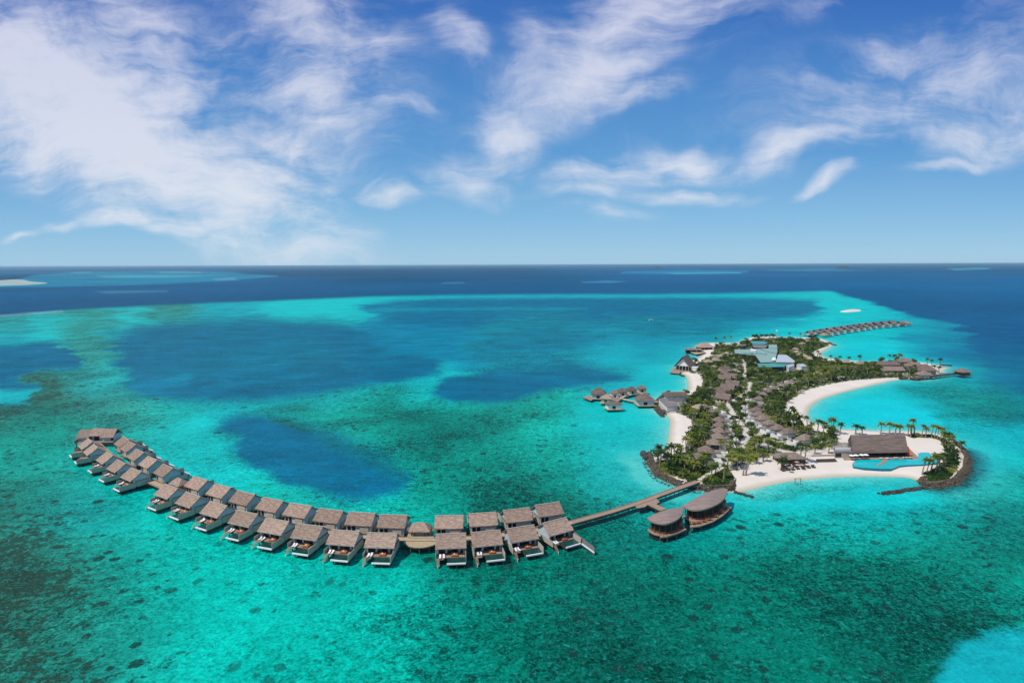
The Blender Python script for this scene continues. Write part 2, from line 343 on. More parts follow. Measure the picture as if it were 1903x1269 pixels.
def smooth_poly(p, it=1):
    for _ in range(it):
        q = []
        n = len(p)
        for i in range(n):
            a = p[i]; b = p[(i+1) % n]
            q += [(a[0]*.75+b[0]*.25, a[1]*.75+b[1]*.25), (a[0]*.25+b[0]*.75, a[1]*.25+b[1]*.75)]
        p = q
    return p

# island waterline, traced in the photograph and laid on the water plane
ISL = [(1199, 846), (1203, 862), (1218, 886), (1255, 903), (1286, 910), (1312, 914), (1345, 914), (1372, 915), (1388, 912), (1426, 903), (1464, 895), (1502, 890), (1557, 886), (1613, 885), (1670, 886), (1698, 889),
       (1704, 896), (1718, 905), (1746, 908), (1784, 899), (1803, 878), (1806, 856), (1795, 836), (1776, 820), (1752, 807), (1727, 803), (1685, 800), (1632, 801), (1594, 799), (1560, 798), (1537, 791), (1508, 785), (1502, 778), (1501, 766),
       (1510, 751), (1533, 739), (1571, 728), (1612, 718), (1650, 709), (1684, 704), (1703, 707), (1722, 705), (1745, 697), (1752, 690), (1764, 683), (1736, 677), (1707, 673), (1669, 669.5), (1624, 673), (1593, 671), (1556, 669), (1527, 663), (1525, 656),
       (1537, 648), (1550, 641.5), (1541, 635), (1527, 629.5), (1505, 627.5), (1445, 626.5), (1407, 624.5), (1388, 629), (1369, 638), (1328, 637), (1312, 638), (1296, 645), (1290, 655), (1303, 661), (1298, 666), (1286, 668), (1283, 674), (1262, 680), (1258, 688), (1265, 694),
       (1275, 697.5), (1279, 712), (1280, 724), (1272, 726.5), (1237, 730), (1220, 743), (1212, 754), (1217, 763), (1229, 770), (1237, 770), (1246, 780), (1244, 792), (1243, 815), (1237, 837), (1218, 846)]
ISLW = smooth_poly(WP(ISL), 2)
ISLA = np.array(ISLW)
def land_h(x, y, d=None):
    if d is None: d = sdist(ISLW, x, y)
    h = np.where(d > 0, np.minimum(d*.12, 1.5-.6*np.exp(-np.maximum(d-10, 0)/12)), np.maximum(d*.10, -1.5))
    return np.minimum(h, 1.5)
GZ = 1.35

# ------------------------------------------------------------------ sea
KEY = {'O': ((10, 94, 138), 0, 0, 1), 'r': ((0, 146, 152), .9, .36, .2), 'B': ((0, 108, 142), .25, 0, 1), 'b': ((0, 134, 164), .25, .04, .6), 'C': ((0, 178, 186), .3, .06, .2), 'T': ((0, 206, 202), .25, .03, .1), 't': ((0, 198, 176), .5, .2, 0),
       'L': ((70, 222, 214), .1, 0, 0), 'g': ((0, 172, 148), .9, .32, 0), 'G': ((0, 130, 108), 1, .38, 0), 'D': ((0, 102, 82), 1, .40, 0), 'K': ((4, 82, 66), 1, .5, 0), 'R': ((44, 112, 92), 1, .95, 0), 'Q': ((44, 142, 126), 1, .42, 0)}
CP = '''0,595,Q 150,590,Q 300,583,Q 450,577,C 560,572,T 640,572,T 0,625,C 100,615,T 170,620,Q 240,605,T 180,660,Q 195,700,T 150,690,Q 60,720,R 130,730,R 200,760,Q 100,780,G 0,780,R 30,800,G 250,765,Q 330,765,g 420,758,T 480,752,T
330,800,T 400,830,T 250,800,g 550,745,g 620,725,T 640,750,g 700,720,g 780,705,T 700,760,G 770,800,K 810,800,D 560,775,G 500,765,T 850,770,g 950,765,G 1000,745,g 1050,765,g 1100,790,T 1150,800,T 1200,790,T 900,830,G 1000,820,g
1050,860,g 850,880,G 950,900,G 1150,870,C 1080,900,G 1100,850,g 700,945,T 600,940,T 500,900,T 780,930,g 820,900,G 400,880,T 300,860,T 350,850,g 1030,930,D 1150,940,G 1000,980,D 1100,990,D 1200,1010,D 1180,925,G 790,860,G
0,850,g 60,850,g 100,900,T 180,900,T 50,900,G 0,930,R 60,960,G 0,1000,R 40,1050,R 100,1000,g 150,950,C 230,960,T 320,980,T 200,1050,t 100,1100,R 50,1150,R 0,1200,R 100,1200,G 200,1130,G 200,1220,t 300,1050,t 300,1150,t 400,1030,T
450,1100,t 400,1200,t 500,1050,T 550,1150,T 550,1230,g 650,1080,t 650,1180,T 720,1100,T 720,1230,g 740,1160,g 800,1080,D 810,1180,D 800,1240,G 880,1050,D 900,1130,D 900,1230,D 1000,1050,G 1000,1150,D 1000,1240,D 1100,1080,G
1120,1150,K 1100,1240,K 1200,1070,D 1220,1150,G 1300,1050,G 1300,1120,D 1300,1220,K 1400,1000,G 1400,1080,D 1400,1160,G 1400,1240,D 1500,1000,G 1500,1060,D 1500,1130,D 1500,1230,G 1600,990,g 1600,1060,D 1600,1130,G 1600,1200,D
1650,1240,K 1700,960,g 1700,1030,G 1700,1100,D 1700,1160,G 1780,950,D 1800,1000,G 1800,1080,D 1880,900,g 1880,960,D 1880,1030,D 1880,1100,g 1750,1200,K 1850,1150,D 1300,960,C 1350,980,g 1400,950,g 1500,950,g 1600,940,C 1700,930,C
70,1080,R 140,1180,R 60,1230,R 20,1100,R 150,1080,G 90,940,R 20,890,G 1430,920,T 1550,910,T 1650,905,T 1830,850,T 1880,820,C 1850,780,C 1800,760,G 1800,720,G 1880,750,G 1830,700,C 1750,740,C 1600,770,T 1700,790,T 1550,760,T 1650,740,T 1720,715,C 1600,640,T 1560,655,T 1650,655,T 1700,640,C 1750,650,b
1700,610,C 1560,600,T 1480,610,T 1400,610,C 1780,680,b 1300,620,b 1200,620,b 1100,640,b 1150,660,C 1230,660,C 1250,700,T 1150,700,C 1200,690,C 1230,640,b 900,640,b 800,640,b 1000,640,b 700,640,b 1740,620,C 1180,860,T 1210,890,L'''
CP = [(float(a), float(b), 't' if (k == 'T' and float(b) > 890 and float(a) < 790) else k) for a, b, k in (t.split(',') for t in CP.split())]
# patches of different depth or bottom: outline, key or colour, edge width, strength
PT = [([(200, 640), (240, 612), (330, 602), (480, 594), (620, 600), (700, 618), (780, 640), (820, 670), (800, 695), (700, 712), (620, 730), (500, 744), (400, 746), (300, 738), (232, 722), (240, 700), (215, 672), (220, 655)], 'B', 11, .97),
      ([(236, 724), (250, 700), (310, 698), (350, 703), (340, 718), (300, 732), (260, 732)], 'b', 8, .75),
      ([(290, 700), (330, 697), (345, 703), (310, 708)], 'C', 5, .5),
      ([(665, 590), (740, 602), (1000, 614), (1150, 632), (1130, 650), (900, 668), (760, 660), (690, 640)], 'b', 10, .9),
      ([(670, 566), (760, 554), (1000, 552), (1300, 554), (1500, 556), (1535, 572), (1480, 592), (1380, 596), (1250, 606), (1100, 600), (1000, 612), (800, 606), (690, 592)], 'B', 8, .78),
      ([(670, 573), (900, 571), (1100, 573), (1100, 576), (900, 576), (700, 580)], 'C', 3, .45),
      ([(1120, 598), (1300, 602), (1400, 612), (1330, 622), (1180, 615)], 'B', 9, .5),
      ([(560, 555), (700, 551), (950, 548), (1200, 548), (1500, 545), (1545, 545), (1620, 566), (1700, 590), (1640, 592), (1560, 575), (1500, 552), (1200, 553), (900, 553), (680, 560), (600, 590), (480, 592), (470, 575)], 'T', 5, .75),
      ([(812, 701), (883, 698), (950, 668), (1000, 657), (1040, 667), (1080, 682), (1185, 698), (1177, 706), (1090, 715), (1000, 731), (950, 739), (920, 747), (850, 746), (818, 737), (793, 728), (806, 720)], 'B', 6, .97),
      ([(950, 600), (1080, 612), (1120, 640), (1050, 660), (930, 668), (870, 655)], 'B', 16, .55),
      ([(1010, 652), (1120, 636), (1200, 640), (1180, 668), (1100, 678), (1040, 668)], 'C', 10, .6),
      ([(400, 795), (415, 778), (470, 770), (520, 782), (600, 800), (680, 828), (740, 862), (775, 892), (745, 915), (690, 927), (620, 926), (560, 906), (500, 872), (450, 835), (418, 812)], 'B', 11, .95),
      ([(560, 800), (640, 810), (700, 835), (775, 870), (790, 890), (750, 905), (700, 880), (640, 850)], 'G', 16, .35),
      ([(640, 790), (760, 785), (830, 800), (800, 840), (780, 880), (700, 850), (650, 815)], 'g', 22, .6),
      ([(495, 765), (540, 772), (600, 800), (560, 802), (500, 785)], 'K', 8, .55),
      ([(-500, 640), (0, 648), (60, 638), (112, 637), (128, 655), (152, 678), (140, 687), (100, 684), (50, 690), (30, 708), (72, 722), (60, 738), (20, 752), (-500, 752)], 'B', 5, .95),
      ([(-500, 735), (0, 730), (60, 722), (74, 724), (60, 740), (20, 753), (-500, 755)], 'T', 6, .8),
      ([(1655, 622), (1700, 616), (1760, 625), (1745, 640), (1690, 642)], 'b', 6, .7),
      ([(1740, 640), (1800, 655), (1815, 690), (1780, 700), (1740, 680), (1710, 660)], 'b', 14, .6),
      ([(1530, 752), (1600, 738), (1660, 742), (1740, 770), (1790, 800), (1770, 806), (1700, 796), (1600, 793), (1540, 786), (1515, 772)], (0, 219, 226), 10, .9),
      ([(1545, 640), (1620, 632), (1680, 648), (1660, 662), (1590, 664), (1550, 655)], (0, 212, 216), 6, .8),
      ([(1680, 715), (1760, 700), (1830, 735), (1903, 760), (1903, 800), (1830, 790), (1740, 745), (1690, 735)], 'D', 12, .5),
      ([(1410, 928), (1500, 912), (1600, 905), (1700, 915), (1760, 925), (1700, 938), (1600, 948), (1500, 948), (1400, 942)], (0, 214, 210), 14, .92),
      ([(1380, 935), (1440, 905), (1520, 897), (1590, 893), (1560, 905), (1480, 915), (1420, 930)], 'G', 6, .55),
      ([(1600, 896), (1625, 893), (1640, 898), (1610, 904)], 'D', 5, .55),
      ([(1160, 850), (1200, 855), (1225, 893), (1285, 915), (1260, 928), (1200, 905), (1165, 880)], (110, 222, 208), 11, .8),
      ([(1235, 925), (1290, 912), (1400, 925), (1460, 935), (1400, 950), (1340, 952), (1300, 935)], (0, 200, 194), 10, .6),
      ([(1765, 1300), (1770, 1245), (1830, 1205), (1880, 1185), (2400, 1150), (2400, 1400), (1765, 1400)], (20, 190, 196), 22, .95),
      ([(1700, 1240), (1760, 1180), (1903, 1130), (1903, 1175), (1830, 1205), (1770, 1245), (1760, 1290), (1690, 1300)], 'D', 10, .75),
      ([(1803, 815), (1860, 850), (1870, 900), (1820, 905), (1810, 870)], 'C', 14, .7),
      ([(690, 795), (760, 795), (835, 790), (830, 825), (790, 860), (740, 840)], 'D', 12, .5),
      ([(840, 1030), (1050, 1040), (1100, 1120), (960, 1180), (860, 1120)], 'G', 40, .4)]
FAR = [([(60, 512), (130, 506), (300, 503), (440, 506), (520, 512), (440, 520), (300, 527), (160, 531), (30, 533), (-400, 536), (-400, 524), (20, 522)], (28, 148, 178), 1.5, .9),
       ([(180, 511), (330, 511), (420, 512), (300, 515), (190, 515)], (100, 205, 214), 1, .5), ([(390, 517), (435, 515), (440, 520), (400, 521)], (110, 190, 205), .8, .5),
       ([(170, 541), (305, 539), (310, 542), (190, 545)], (84, 150, 178), 2, .6), ([(130, 506), (165, 505), (165, 507), (130, 508)], (150, 200, 205), .8, .5), ([(300, 505.5), (380, 505.5), (380, 507.5), (300, 507.5)], (150, 200, 205), .8, .5),
       ([(1160, 505), (1260, 502), (1385, 503), (1380, 507), (1240, 509), (1160, 508)], (30, 150, 190), 1.2, .8), ([(1235, 507), (1370, 506), (1370, 508), (1260, 509)], (90, 200, 215), .8, .7),
       ([(1095, 524), (1140, 521.5), (1180, 523), (1150, 526), (1100, 526)], (60, 150, 190), 1.2, .8), ([(1420, 499), (1540, 499), (1630, 502), (1500, 503.5), (1430, 502)], (60, 160, 190), .8, .6), ([(1765, 500), (1845, 498), (1850, 501), (1780, 502)], (80, 200, 215), .8, .85),
       ([(480, 512), (520, 511), (520, 514), (480, 515)], (70, 170, 190), .8, .5), ([(840, 525), (875, 524), (880, 527), (830, 528)], (80, 165, 190), .8, .5), ([(-400, 590), (0, 585), (60, 580), (118, 577), (120, 580), (60, 584), (0, 589), (-400, 594)], (170, 205, 208), 1.2, .4),
       ([(660, 498), (700, 497.5), (700, 499), (660, 499.5)], (150, 200, 220), .6, .5)]
REEF = [(-800, 625), (0, 588), (110, 577), (200, 572), (300, 567), (480, 560), (700, 551), (850, 547.5), (1000, 546), (1200, 546), (1400, 544), (1540, 541), (1620, 563), (1700, 587), (1800, 605), (1818, 625), (1903, 640), (2900, 760), (2900, 300), (-800, 300)]

ang = np.concatenate([np.arange(0.06, 2.6, 0.05), np.arange(2.6, 14, 0.085), np.arange(14, 40, 0.115), np.arange(40, 60, 1.0)])
az = np.concatenate([np.arange(-64, -43, 1.0), np.arange(-43, 43, 0.095), np.arange(43, 65, 1.0)])
dist = H/np.tan(np.radians(ang)); AZ, DI = np.meshgrid(np.radians(az), dist)
SX = np.sin(AZ)*DI; SY = np.cos(AZ)*DI
na, nb = SX.shape
sx = SX.ravel(); sy = SY.ravel()
wa = np.clip(np.hypot(sx, sy)/500, .5, 3); wx = sx+fbm(sx, sy, 70, 4, 1)*16*wa+fbm(sx, sy, 14, 4, 5)*7*wa; wy = sy+fbm(sx, sy, 70, 4, 2)*16*wa+fbm(sx, sy, 14, 4, 6)*7*wa
pxs, pys = project(wx, np.maximum(wy, 5.0)); px0, py0 = project(sx, sy)
keycol = {k: np.array(lin(v[0])) for k, v in KEY.items()}
num = np.zeros((len(sx), 6)); den = np.zeros(len(sx))
for (a, b, k) in CP:
    s = 26+max(0, (b-700))*.075
    w = np.exp(-(((pxs-a)/(s*1.55))**2+((pys-b)/s)**2)/1.6)+1e-7/(1+((pxs-a)/300)**2+((pys-b)/150)**2)
    val = np.array(list(keycol[k])+list(KEY[k][1:])); num += w[:, None]*val[None]; den += w
colr = num/den[:, None]
PV = fbm(sx, sy, 260, 4, 41)*.2-.03
def paint(outline, key, soft, strg, X_, Y_, grow=0.0):
    xs = [p[0] for p in outline]; ys = [p[1] for p in outline]; m = soft*3+grow
    idx = np.where((X_ > min(xs)-m) & (X_ < max(xs)+m) & (Y_ > min(ys)-m) & (Y_ < max(ys)+m))[0]
    if not len(idx): return
    d = sdist(outline, X_[idx], Y_[idx]); t = np.clip((d+grow)/soft*.5+.5, 0, 1); t = t*t*(3-2*t)*strg*np.clip(1+PV[idx]*(0 if strg > .99 else 3 if soft < 3 else 1), 0, 1)
    if isinstance(key, str): val = np.array(list(keycol[key])+list(KEY[key][1:]))
    else: val = np.array(list(lin(key))+[.12, .02, .15])
    colr[idx] = colr[idx]*(1-t[:, None])+val[None]*t[:, None]
for o_, k, s, st in PT:
    if k == 'B': paint(smooth_poly(o_, 1), 'r' if min(p[1] for p in o_) > 590 else 'b', s*1.8, .7, pxs, pys, s*1.1)
    paint(smooth_poly(o_, 1), k, s, st, pxs, pys)
# open ocean outside the reef edge
paint(REEF, 'O', 3.0, 1, pxs*.35+px0*.65, pys*.35+py0*.65)
oc = np.clip((py0-493)/60, 0, 1)
om = sdist(REEF, px0, py0) > 0
big = fbm(sx, sy, 900, 4, 11)
colr[:, :3] *= (1+om*(big*.35+fbm(sx, sy*.25, 4000, 3, 12)*.6))[:, None]
for o_, s, st in (([(1795, 600), (1903, 600), (2900, 640), (2900, 800), (1940, 745), (1903, 722), (1850, 700), (1815, 672), (1800, 640)], 14, .9), ([(1740, 600), (1903, 600), (2500, 700), (2500, 820), (1903, 770), (1830, 715), (1780, 670)], 45, .6)): paint(o_, 'O', s, st, pxs, pys)
for o_, k, s, st in FAR: paint(o_, k, s*1.25, st, px0+fbm(sx, sy*.3, 3000, 3, 51)*30, py0+fbm(sx, sy*.2, 2500, 3, 52)*1.8)
# shallows: sand showing through close to the shore, wider along beaches
near = np.where((sx > 30) & (sx < 620) & (sy > 200) & (sy < 1000))[0]
ds = np.full(len(sx), -1e3); ds[near] = sdist(ISLW, sx[near], sy[near])
sh = np.exp(np.minimum(ds, 0)/4.5)*.85; nz = fbm(sx, sy, 14, 2, 31)
rocky = np.clip(1-segdist(WP([(1200, 850), (1218, 886), (1286, 910), (1345, 914)]), sx, sy, False)/14, 0, 1)+np.clip(1-segdist(WP([(1700, 892), (1718, 905), (1746, 908), (1784, 899), (1803, 878), (1806, 856), (1795, 836), (1760, 808)]), sx, sy, False)/16, 0, 1)
sh = np.clip(sh*(1+.5*nz)*(1-np.clip(rocky, 0, 1)*.85), 0, 1)
pale = np.array(list(lin((176, 226, 206)))+[.05, 0, 0]); colr = colr*(1-sh[:, None])+pale*sh[:, None]
fo = np.clip(1-np.abs(ds+1.3+nz*1.2)/.7, 0, 1)*np.clip(.5+nz*1.6, 0, 1)*(1-np.clip(rocky, 0, 1))*.6; colr[:, :3] = colr[:, :3]*(1-fo[:, None])+np.array(lin((235, 240, 235)))*fo[:, None]
sh2 = np.exp(np.minimum(ds, 0)/30)*.50; tq = np.array(list(lin((20, 216, 208)))+[.1, 0, 0]); colr = colr*(1-sh2[:, None])+tq*sh2[:, None]
# dark rock footing under the round sea wall on the right
rk = np.clip(1-segdist(WP([(1740, 909), (1784, 901), (1806, 878), (1810, 856), (1800, 838)]), sx, sy, False)/9, 0, 1); rk = rk*.85
dkc = np.array(list(lin((12, 62, 78)))+[.8, .7, 0]); colr = colr*(1-rk[:, None])+dkc*rk[:, None]
ii = np.arange(na*nb).reshape(na, nb); quads = np.stack([ii[1:, :-1], ii[1:, 1:], ii[:-1, 1:], ii[:-1, :-1]], -1).reshape(-1, 4)

sea_m = bpy.data.materials.new('sea_water'); sea_m.use_nodes = True; nt = sea_m.node_tree; L = nt.links.new; nt.nodes.clear()
def N(t, **kw):
    n = nt.nodes.new(t)
    for k, v in kw.items():
        if hasattr(n, k): setattr(n, k, v)
    return n
def MA(op, a, b=None, c=None, clamp=False):
    n = nt.nodes.new('ShaderNodeMath'); n.operation = op; n.use_clamp = clamp
    for i, v in enumerate((a, b, c)):
        if v is None: continue
        if isinstance(v, (int, float)): n.inputs[i].default_value = v
        else: L(v, n.inputs[i])
    return n.outputs[0]
def NOI(scale, detail=4, rough=.55, vec=None, dist_=0):
    n = nt.nodes.new('ShaderNodeTexNoise'); n.inputs['Scale'].default_value = scale; n.inputs['Detail'].default_value = detail; n.inputs['Roughness'].default_value = rough; n.inputs['Distortion'].default_value = dist_
    L(vec, n.inputs['Vector']); return n.outputs['Fac']
geo = N('ShaderNodeNewGeometry'); POS = geo.outputs['Position']
ac = N('ShaderNodeAttribute', attribute_name='bottom'); am = N('ShaderNodeAttribute', attribute_name='reef')
sp = N('ShaderNodeSeparateColor'); L(am.outputs['Color'], sp.inputs[0]); A_, G_, B_ = sp.outputs[0], sp.outputs[1], sp.outputs[2]
m1 = NOI(.022, 6, .62, POS, .4); m2 = NOI(.30, 6, .72, POS, .6); m3 = NOI(1.0, 5, .75, POS, .3)
mot = MA('ADD', MA('ADD', MA('MULTIPLY', MA('SUBTRACT', m1, .5), 2.2), MA('MULTIPLY', MA('SUBTRACT', m2, .5), 3.2)), MA('MULTIPLY', MA('SUBTRACT', m3, .5), 4.8))
am1 = N('ShaderNodeMapRange'); L(NOI(.012, 4, .6, POS, .5), am1.inputs[0]); am1.inputs[1].default_value = .38; am1.inputs[2].default_value = .62; am1.inputs[3].default_value = .75; am1.inputs[4].default_value = 1.5
mul = MA('MAXIMUM', MA('ADD', 1.0, MA('MULTIPLY', mot, MA('MULTIPLY', am1.outputs[0], MA('ADD', A_, .06)))), .25)
vs = N('ShaderNodeVectorMath', operation='SCALE'); L(ac.outputs['Color'], vs.inputs[0]); L(mul, vs.inputs['Scale'])
# coral heads and dark weed patches
c1 = NOI(.22, 6, .74, POS, .5); c2 = NOI(.035, 4, .6, POS, .3)
cf = MA('ADD', c1, MA('MULTIPLY', MA('SUBTRACT', c2, .5), .5))
thr = MA('SUBTRACT', .69, MA('MULTIPLY', G_, .25))
cs = N('ShaderNodeMapRange', interpolation_type='SMOOTHSTEP'); L(MA('SUBTRACT', cf, thr), cs.inputs[0]); cs.inputs[1].default_value = -.01; cs.inputs[2].default_value = .05
cfac = MA('MULTIPLY', MA('MULTIPLY', cs.outputs[0], MA('MULTIPLY', G_, 4.0, clamp=True)), .85)
crl = N('ShaderNodeMix', data_type='RGBA'); L(NOI(.5, 3, .6, POS), crl.inputs[0]); crl.inputs[6].default_value = (.002, .028, .026, 1); crl.inputs[7].default_value = (.008, .055, .042, 1)
# scattered single coral heads
vor = N('ShaderNodeTexVoronoi', feature='F1'); vor.inputs['Scale'].default_value = .075; L(POS, vor.inputs['Vector'])
spc = N('ShaderNodeSeparateColor'); L(vor.outputs['Color'], spc.inputs[0])
vr = MA('MULTIPLY', MA('MULTIPLY', MA('GREATER_THAN', spc.outputs[0], .55), spc.outputs[1]), .24)
vd = MA('ADD', vor.outputs['Distance'], MA('MULTIPLY', MA('SUBTRACT', m3, .5), .16))
vh = N('ShaderNodeMapRange', interpolation_type='SMOOTHSTEP'); L(MA('SUBTRACT', vr, vd), vh.inputs[0]); vh.inputs[1].default_value = -.01; vh.inputs[2].default_value = .05
hf = MA('MULTIPLY', MA('MULTIPLY', vh.outputs[0], MA('MULTIPLY', G_, 4.0, clamp=True)), .93)
vor2 = N('ShaderNodeTexVoronoi', feature='F1'); vor2.inputs['Scale'].default_value = .19; L(POS, vor2.inputs['Vector'])
sp2 = N('ShaderNodeSeparateColor'); L(vor2.outputs['Color'], sp2.inputs[0])
v2 = MA('MULTIPLY', MA('GREATER_THAN', MA('ADD', sp2.outputs[0], MA('MULTIPLY', MA('SUBTRACT', c2, .5), 1.6)), .60), .30)
vh2 = N('ShaderNodeMapRange', interpolation_type='SMOOTHSTEP'); L(MA('SUBTRACT', MA('MULTIPLY', v2, MA('ADD', sp2.outputs[1], .3)), MA('ADD', vor2.outputs['Distance'], MA('MULTIPLY', MA('SUBTRACT', m3, .5), .3))), vh2.inputs[0]); vh2.inputs[1].default_value = -.03; vh2.inputs[2].default_value = .06
hf2 = MA('MULTIPLY', MA('MULTIPLY', vh2.outputs[0], MA('MULTIPLY', G_, 2.6, clamp=True)), .9)
ctot = MA('MAXIMUM', MA('MAXIMUM', cfac, hf), hf2)
brn = N('ShaderNodeMix', data_type='RGBA'); L(MA('MULTIPLY', MA('SUBTRACT', G_, .42), 3.5, clamp=True), brn.inputs[0]); L(crl.outputs[2], brn.inputs[6]); brn.inputs[7].default_value = (.018, .042, .024, 1)
cmx = N('ShaderNodeMix', data_type='RGBA'); L(ctot, cmx.inputs[0]); L(vs.outputs[0], cmx.inputs[6]); L(brn.outputs[2], cmx.inputs[7])
# pale sand flecks between the coral
fl = N('ShaderNodeMapRange'); L(NOI(.7, 6, .78, POS, .8), fl.inputs[0]); fl.inputs[1].default_value = .53; fl.inputs[2].default_value = .68
flf = MA('MULTIPLY', MA('MULTIPLY', fl.outputs[0], A_), .5)
fmx = N('ShaderNodeMix', data_type='RGBA'); L(flf, fmx.inputs[0]); L(cmx.outputs[2], fmx.inputs[6]); fmx.inputs[7].default_value = (.03, .50, .43, 1)
# wind ripple: light and dark of the waves painted into the water colour
mpv = N('ShaderNodeMapping'); mpv.inputs['Rotation'].default_value = (0, 0, .35); mpv.inputs['Scale'].default_value = (.6, 1.6, 1); L(POS, mpv.inputs['Vector'])
r1 = NOI(.13, 6, .72, mpv.outputs[0]); r1 = MA('ADD', MA('MULTIPLY', r1, .6), MA('MULTIPLY', NOI(.5, 5, .75, mpv.outputs[0]), .4)); r2 = NOI(.03, 4, .6, mpv.outputs[0])
rip = MA('ADD', 1.0, MA('MULTIPLY', MA('ADD', MA('MULTIPLY', MA('SUBTRACT', r1, .5), .9), MA('MULTIPLY', MA('SUBTRACT', r2, .5), .5)), MA('ADD', MA('MULTIPLY', B_, 1.7), .15)))
vs2 = N('ShaderNodeVectorMath', operation='SCALE'); L(fmx.outputs[2], vs2.inputs[0]); L(rip, vs2.inputs['Scale'])
dif = N('ShaderNodeBsdfDiffuse'); L(vs2.outputs[0], dif.inputs['Color'])
glo = N('ShaderNodeBsdfGlossy'); glo.inputs['Roughness'].default_value = .22; glo.inputs['Color'].default_value = (.9, .95, 1, 1)
bmp = N('ShaderNodeBump'); bmp.inputs['Strength'].default_value = .55; bmp.inputs['Distance'].default_value = .5
hgt = MA('ADD', NOI(.30, 5, .6, mpv.outputs[0]), MA('MULTIPLY', NOI(1.4, 3, .6, mpv.outputs[0]), .25)); L(hgt, bmp.inputs['Height'])
L(bmp.outputs[0], glo.inputs['Normal'])
fr = N('ShaderNodeFresnel'); fr.inputs['IOR'].default_value = 1.2; L(bmp.outputs[0], fr.inputs['Normal'])
ff = MA('MINIMUM', MA('MULTIPLY', fr.outputs[0], .3), .055)
mxs = N('ShaderNodeMixShader'); L(ff, mxs.inputs[0]); L(dif.outputs[0], mxs.inputs[1]); L(glo.outputs[0], mxs.inputs[2])
outn = N('ShaderNodeOutputMaterial'); L(mxs.outputs[0], outn.inputs[0])

sea = np_mesh('sea', np.stack([sx, sy, np.zeros_like(sx)], -1), quads, sea_m)
ALB = 0.76
rgba = np.ones((len(sx), 4), np.float32); rgba[:, :3] = np.clip(colr[:, :3]*ALB, 0, 1)
at = sea.data.attributes.new('bottom', 'FLOAT_COLOR', 'POINT'); at.data.foreach_set('color', rgba.ravel())
rg2 = np.ones((len(sx), 4), np.float32); rg2[:, :3] = np.clip(colr[:, 3:6], 0, 1)
at = sea.data.attributes.new('reef', 'FLOAT_COLOR', 'POINT'); at.data.foreach_set('color', rg2.ravel())
tag(sea, 'turquoise lagoon and deep blue ocean water over reef and sand', 'sea', kind='structure')
del sea['category']

# ------------------------------------------------------------------ sea air: far water and reefs fade a little towards the horizon
hm = bpy.data.materials.new('haze'); hm.use_nodes = True; hm.node_tree.nodes.clear()
ho = hm.node_tree.nodes.new('ShaderNodeOutputMaterial'); hv = hm.node_tree.nodes.new('ShaderNodeVolumePrincipled')
hv.inputs['Color'].default_value = (.50, .80, .93, 1); hv.inputs['Density'].default_value = 3.2e-5; hv.inputs['Anisotropy'].default_value = .2
hm.node_tree.links.new(hv.outputs[0], ho.inputs['Volume'])
haze = MB().box(-110000, 110000, -3000, 110000, -2.6, 106).build('haze', hm); tag(haze, 'thin sea haze over the far water', kind='stuff')

# ------------------------------------------------------------------ vegetation zones, paths, footprints
VEG_MAIN = [(1327, 643), (1369, 644), (1390, 636), (1407, 628), (1444, 629), (1504, 630), (1538, 637), (1540, 641), (1522, 648), (1508, 654), (1512, 662), (1528, 670), (1560, 672), (1600, 676), (1640, 676), (1668, 671), (1700, 676), (1722, 682), (1715, 692), (1702, 702), (1680, 700), (1650, 701), (1610, 704), (1570, 708), (1530, 716), (1500, 724), (1478, 736), (1462, 748),
            (1455, 762), (1456, 775), (1470, 784), (1500, 796), (1530, 803), (1556, 806), (1554, 838), (1535, 832), (1505, 842), (1470, 838), (1442, 840), (1440, 846), (1400, 857), (1368, 868), (1345, 862), (1322, 868), (1290, 853), (1268, 846), (1280, 822), (1294, 800), (1284, 778), (1262, 766), (1240, 766), (1222, 760), (1232, 748), (1262, 738), (1288, 733), (1305, 716), (1307, 702), (1298, 694), (1282, 692), (1290, 677), (1310, 667), (1325, 660)]
VEG_SW = [(1216, 856), (1240, 854), (1270, 850), (1300, 862), (1322, 868), (1335, 866), (1326, 874), (1300, 888), (1285, 894), (1255, 884), (1228, 872)]
VEG_S = [(1304, 899), (1324, 882), (1335, 872), (1350, 870), (1360, 882), (1363, 893), (1348, 902), (1322, 903)]
VEG_E = [(1685, 807), (1694, 813), (1726, 812), (1748, 817), (1756, 830), (1760, 845), (1754, 858), (1742, 868), (1722, 878), (1718, 885), (1728, 891), (1744, 892.5), (1760, 887), (1775, 873), (1781, 859), (1781, 845), (1773, 830), (1755, 813), (1730, 806)]
VEG_SPA = [(1216, 752), (1224, 748), (1240, 758), (1238, 765), (1222, 762)]
VEGS = [WP(v, GZ) for v in (VEG_MAIN, VEG_SW, VEG_S, VEG_E, VEG_SPA)]
PATHS = [([(1394, 711), (1392, 726), (1384, 733), (1369, 741), (1354, 750), (1356, 757), (1361, 765), (1367, 777), (1378, 790), (1386, 798), (1387, 812), (1380, 828), (1372, 838), (1366, 848), (1358, 856), (1352, 866)], 2.5),
         ([(1383, 700), (1385, 687), (1381, 672), (1376, 664)], 2.0), ([(1343, 868), (1337, 871), (1320, 880), (1300, 892)], 2.8), ([(1411, 821), (1430, 829), (1445, 836), (1455, 840)], 2.2),
         ([(1350, 655), (1345, 664)], 3.5), ([(1550, 830), (1530, 838), (1500, 848)], 2.6), ([(1455, 838), (1480, 843), (1512, 838)], 2.2)]
PATHW = [(WP(p, GZ+.05), w) for p, w in PATHS]
FOOT = []         # (x, y, radius) kept clear of plants

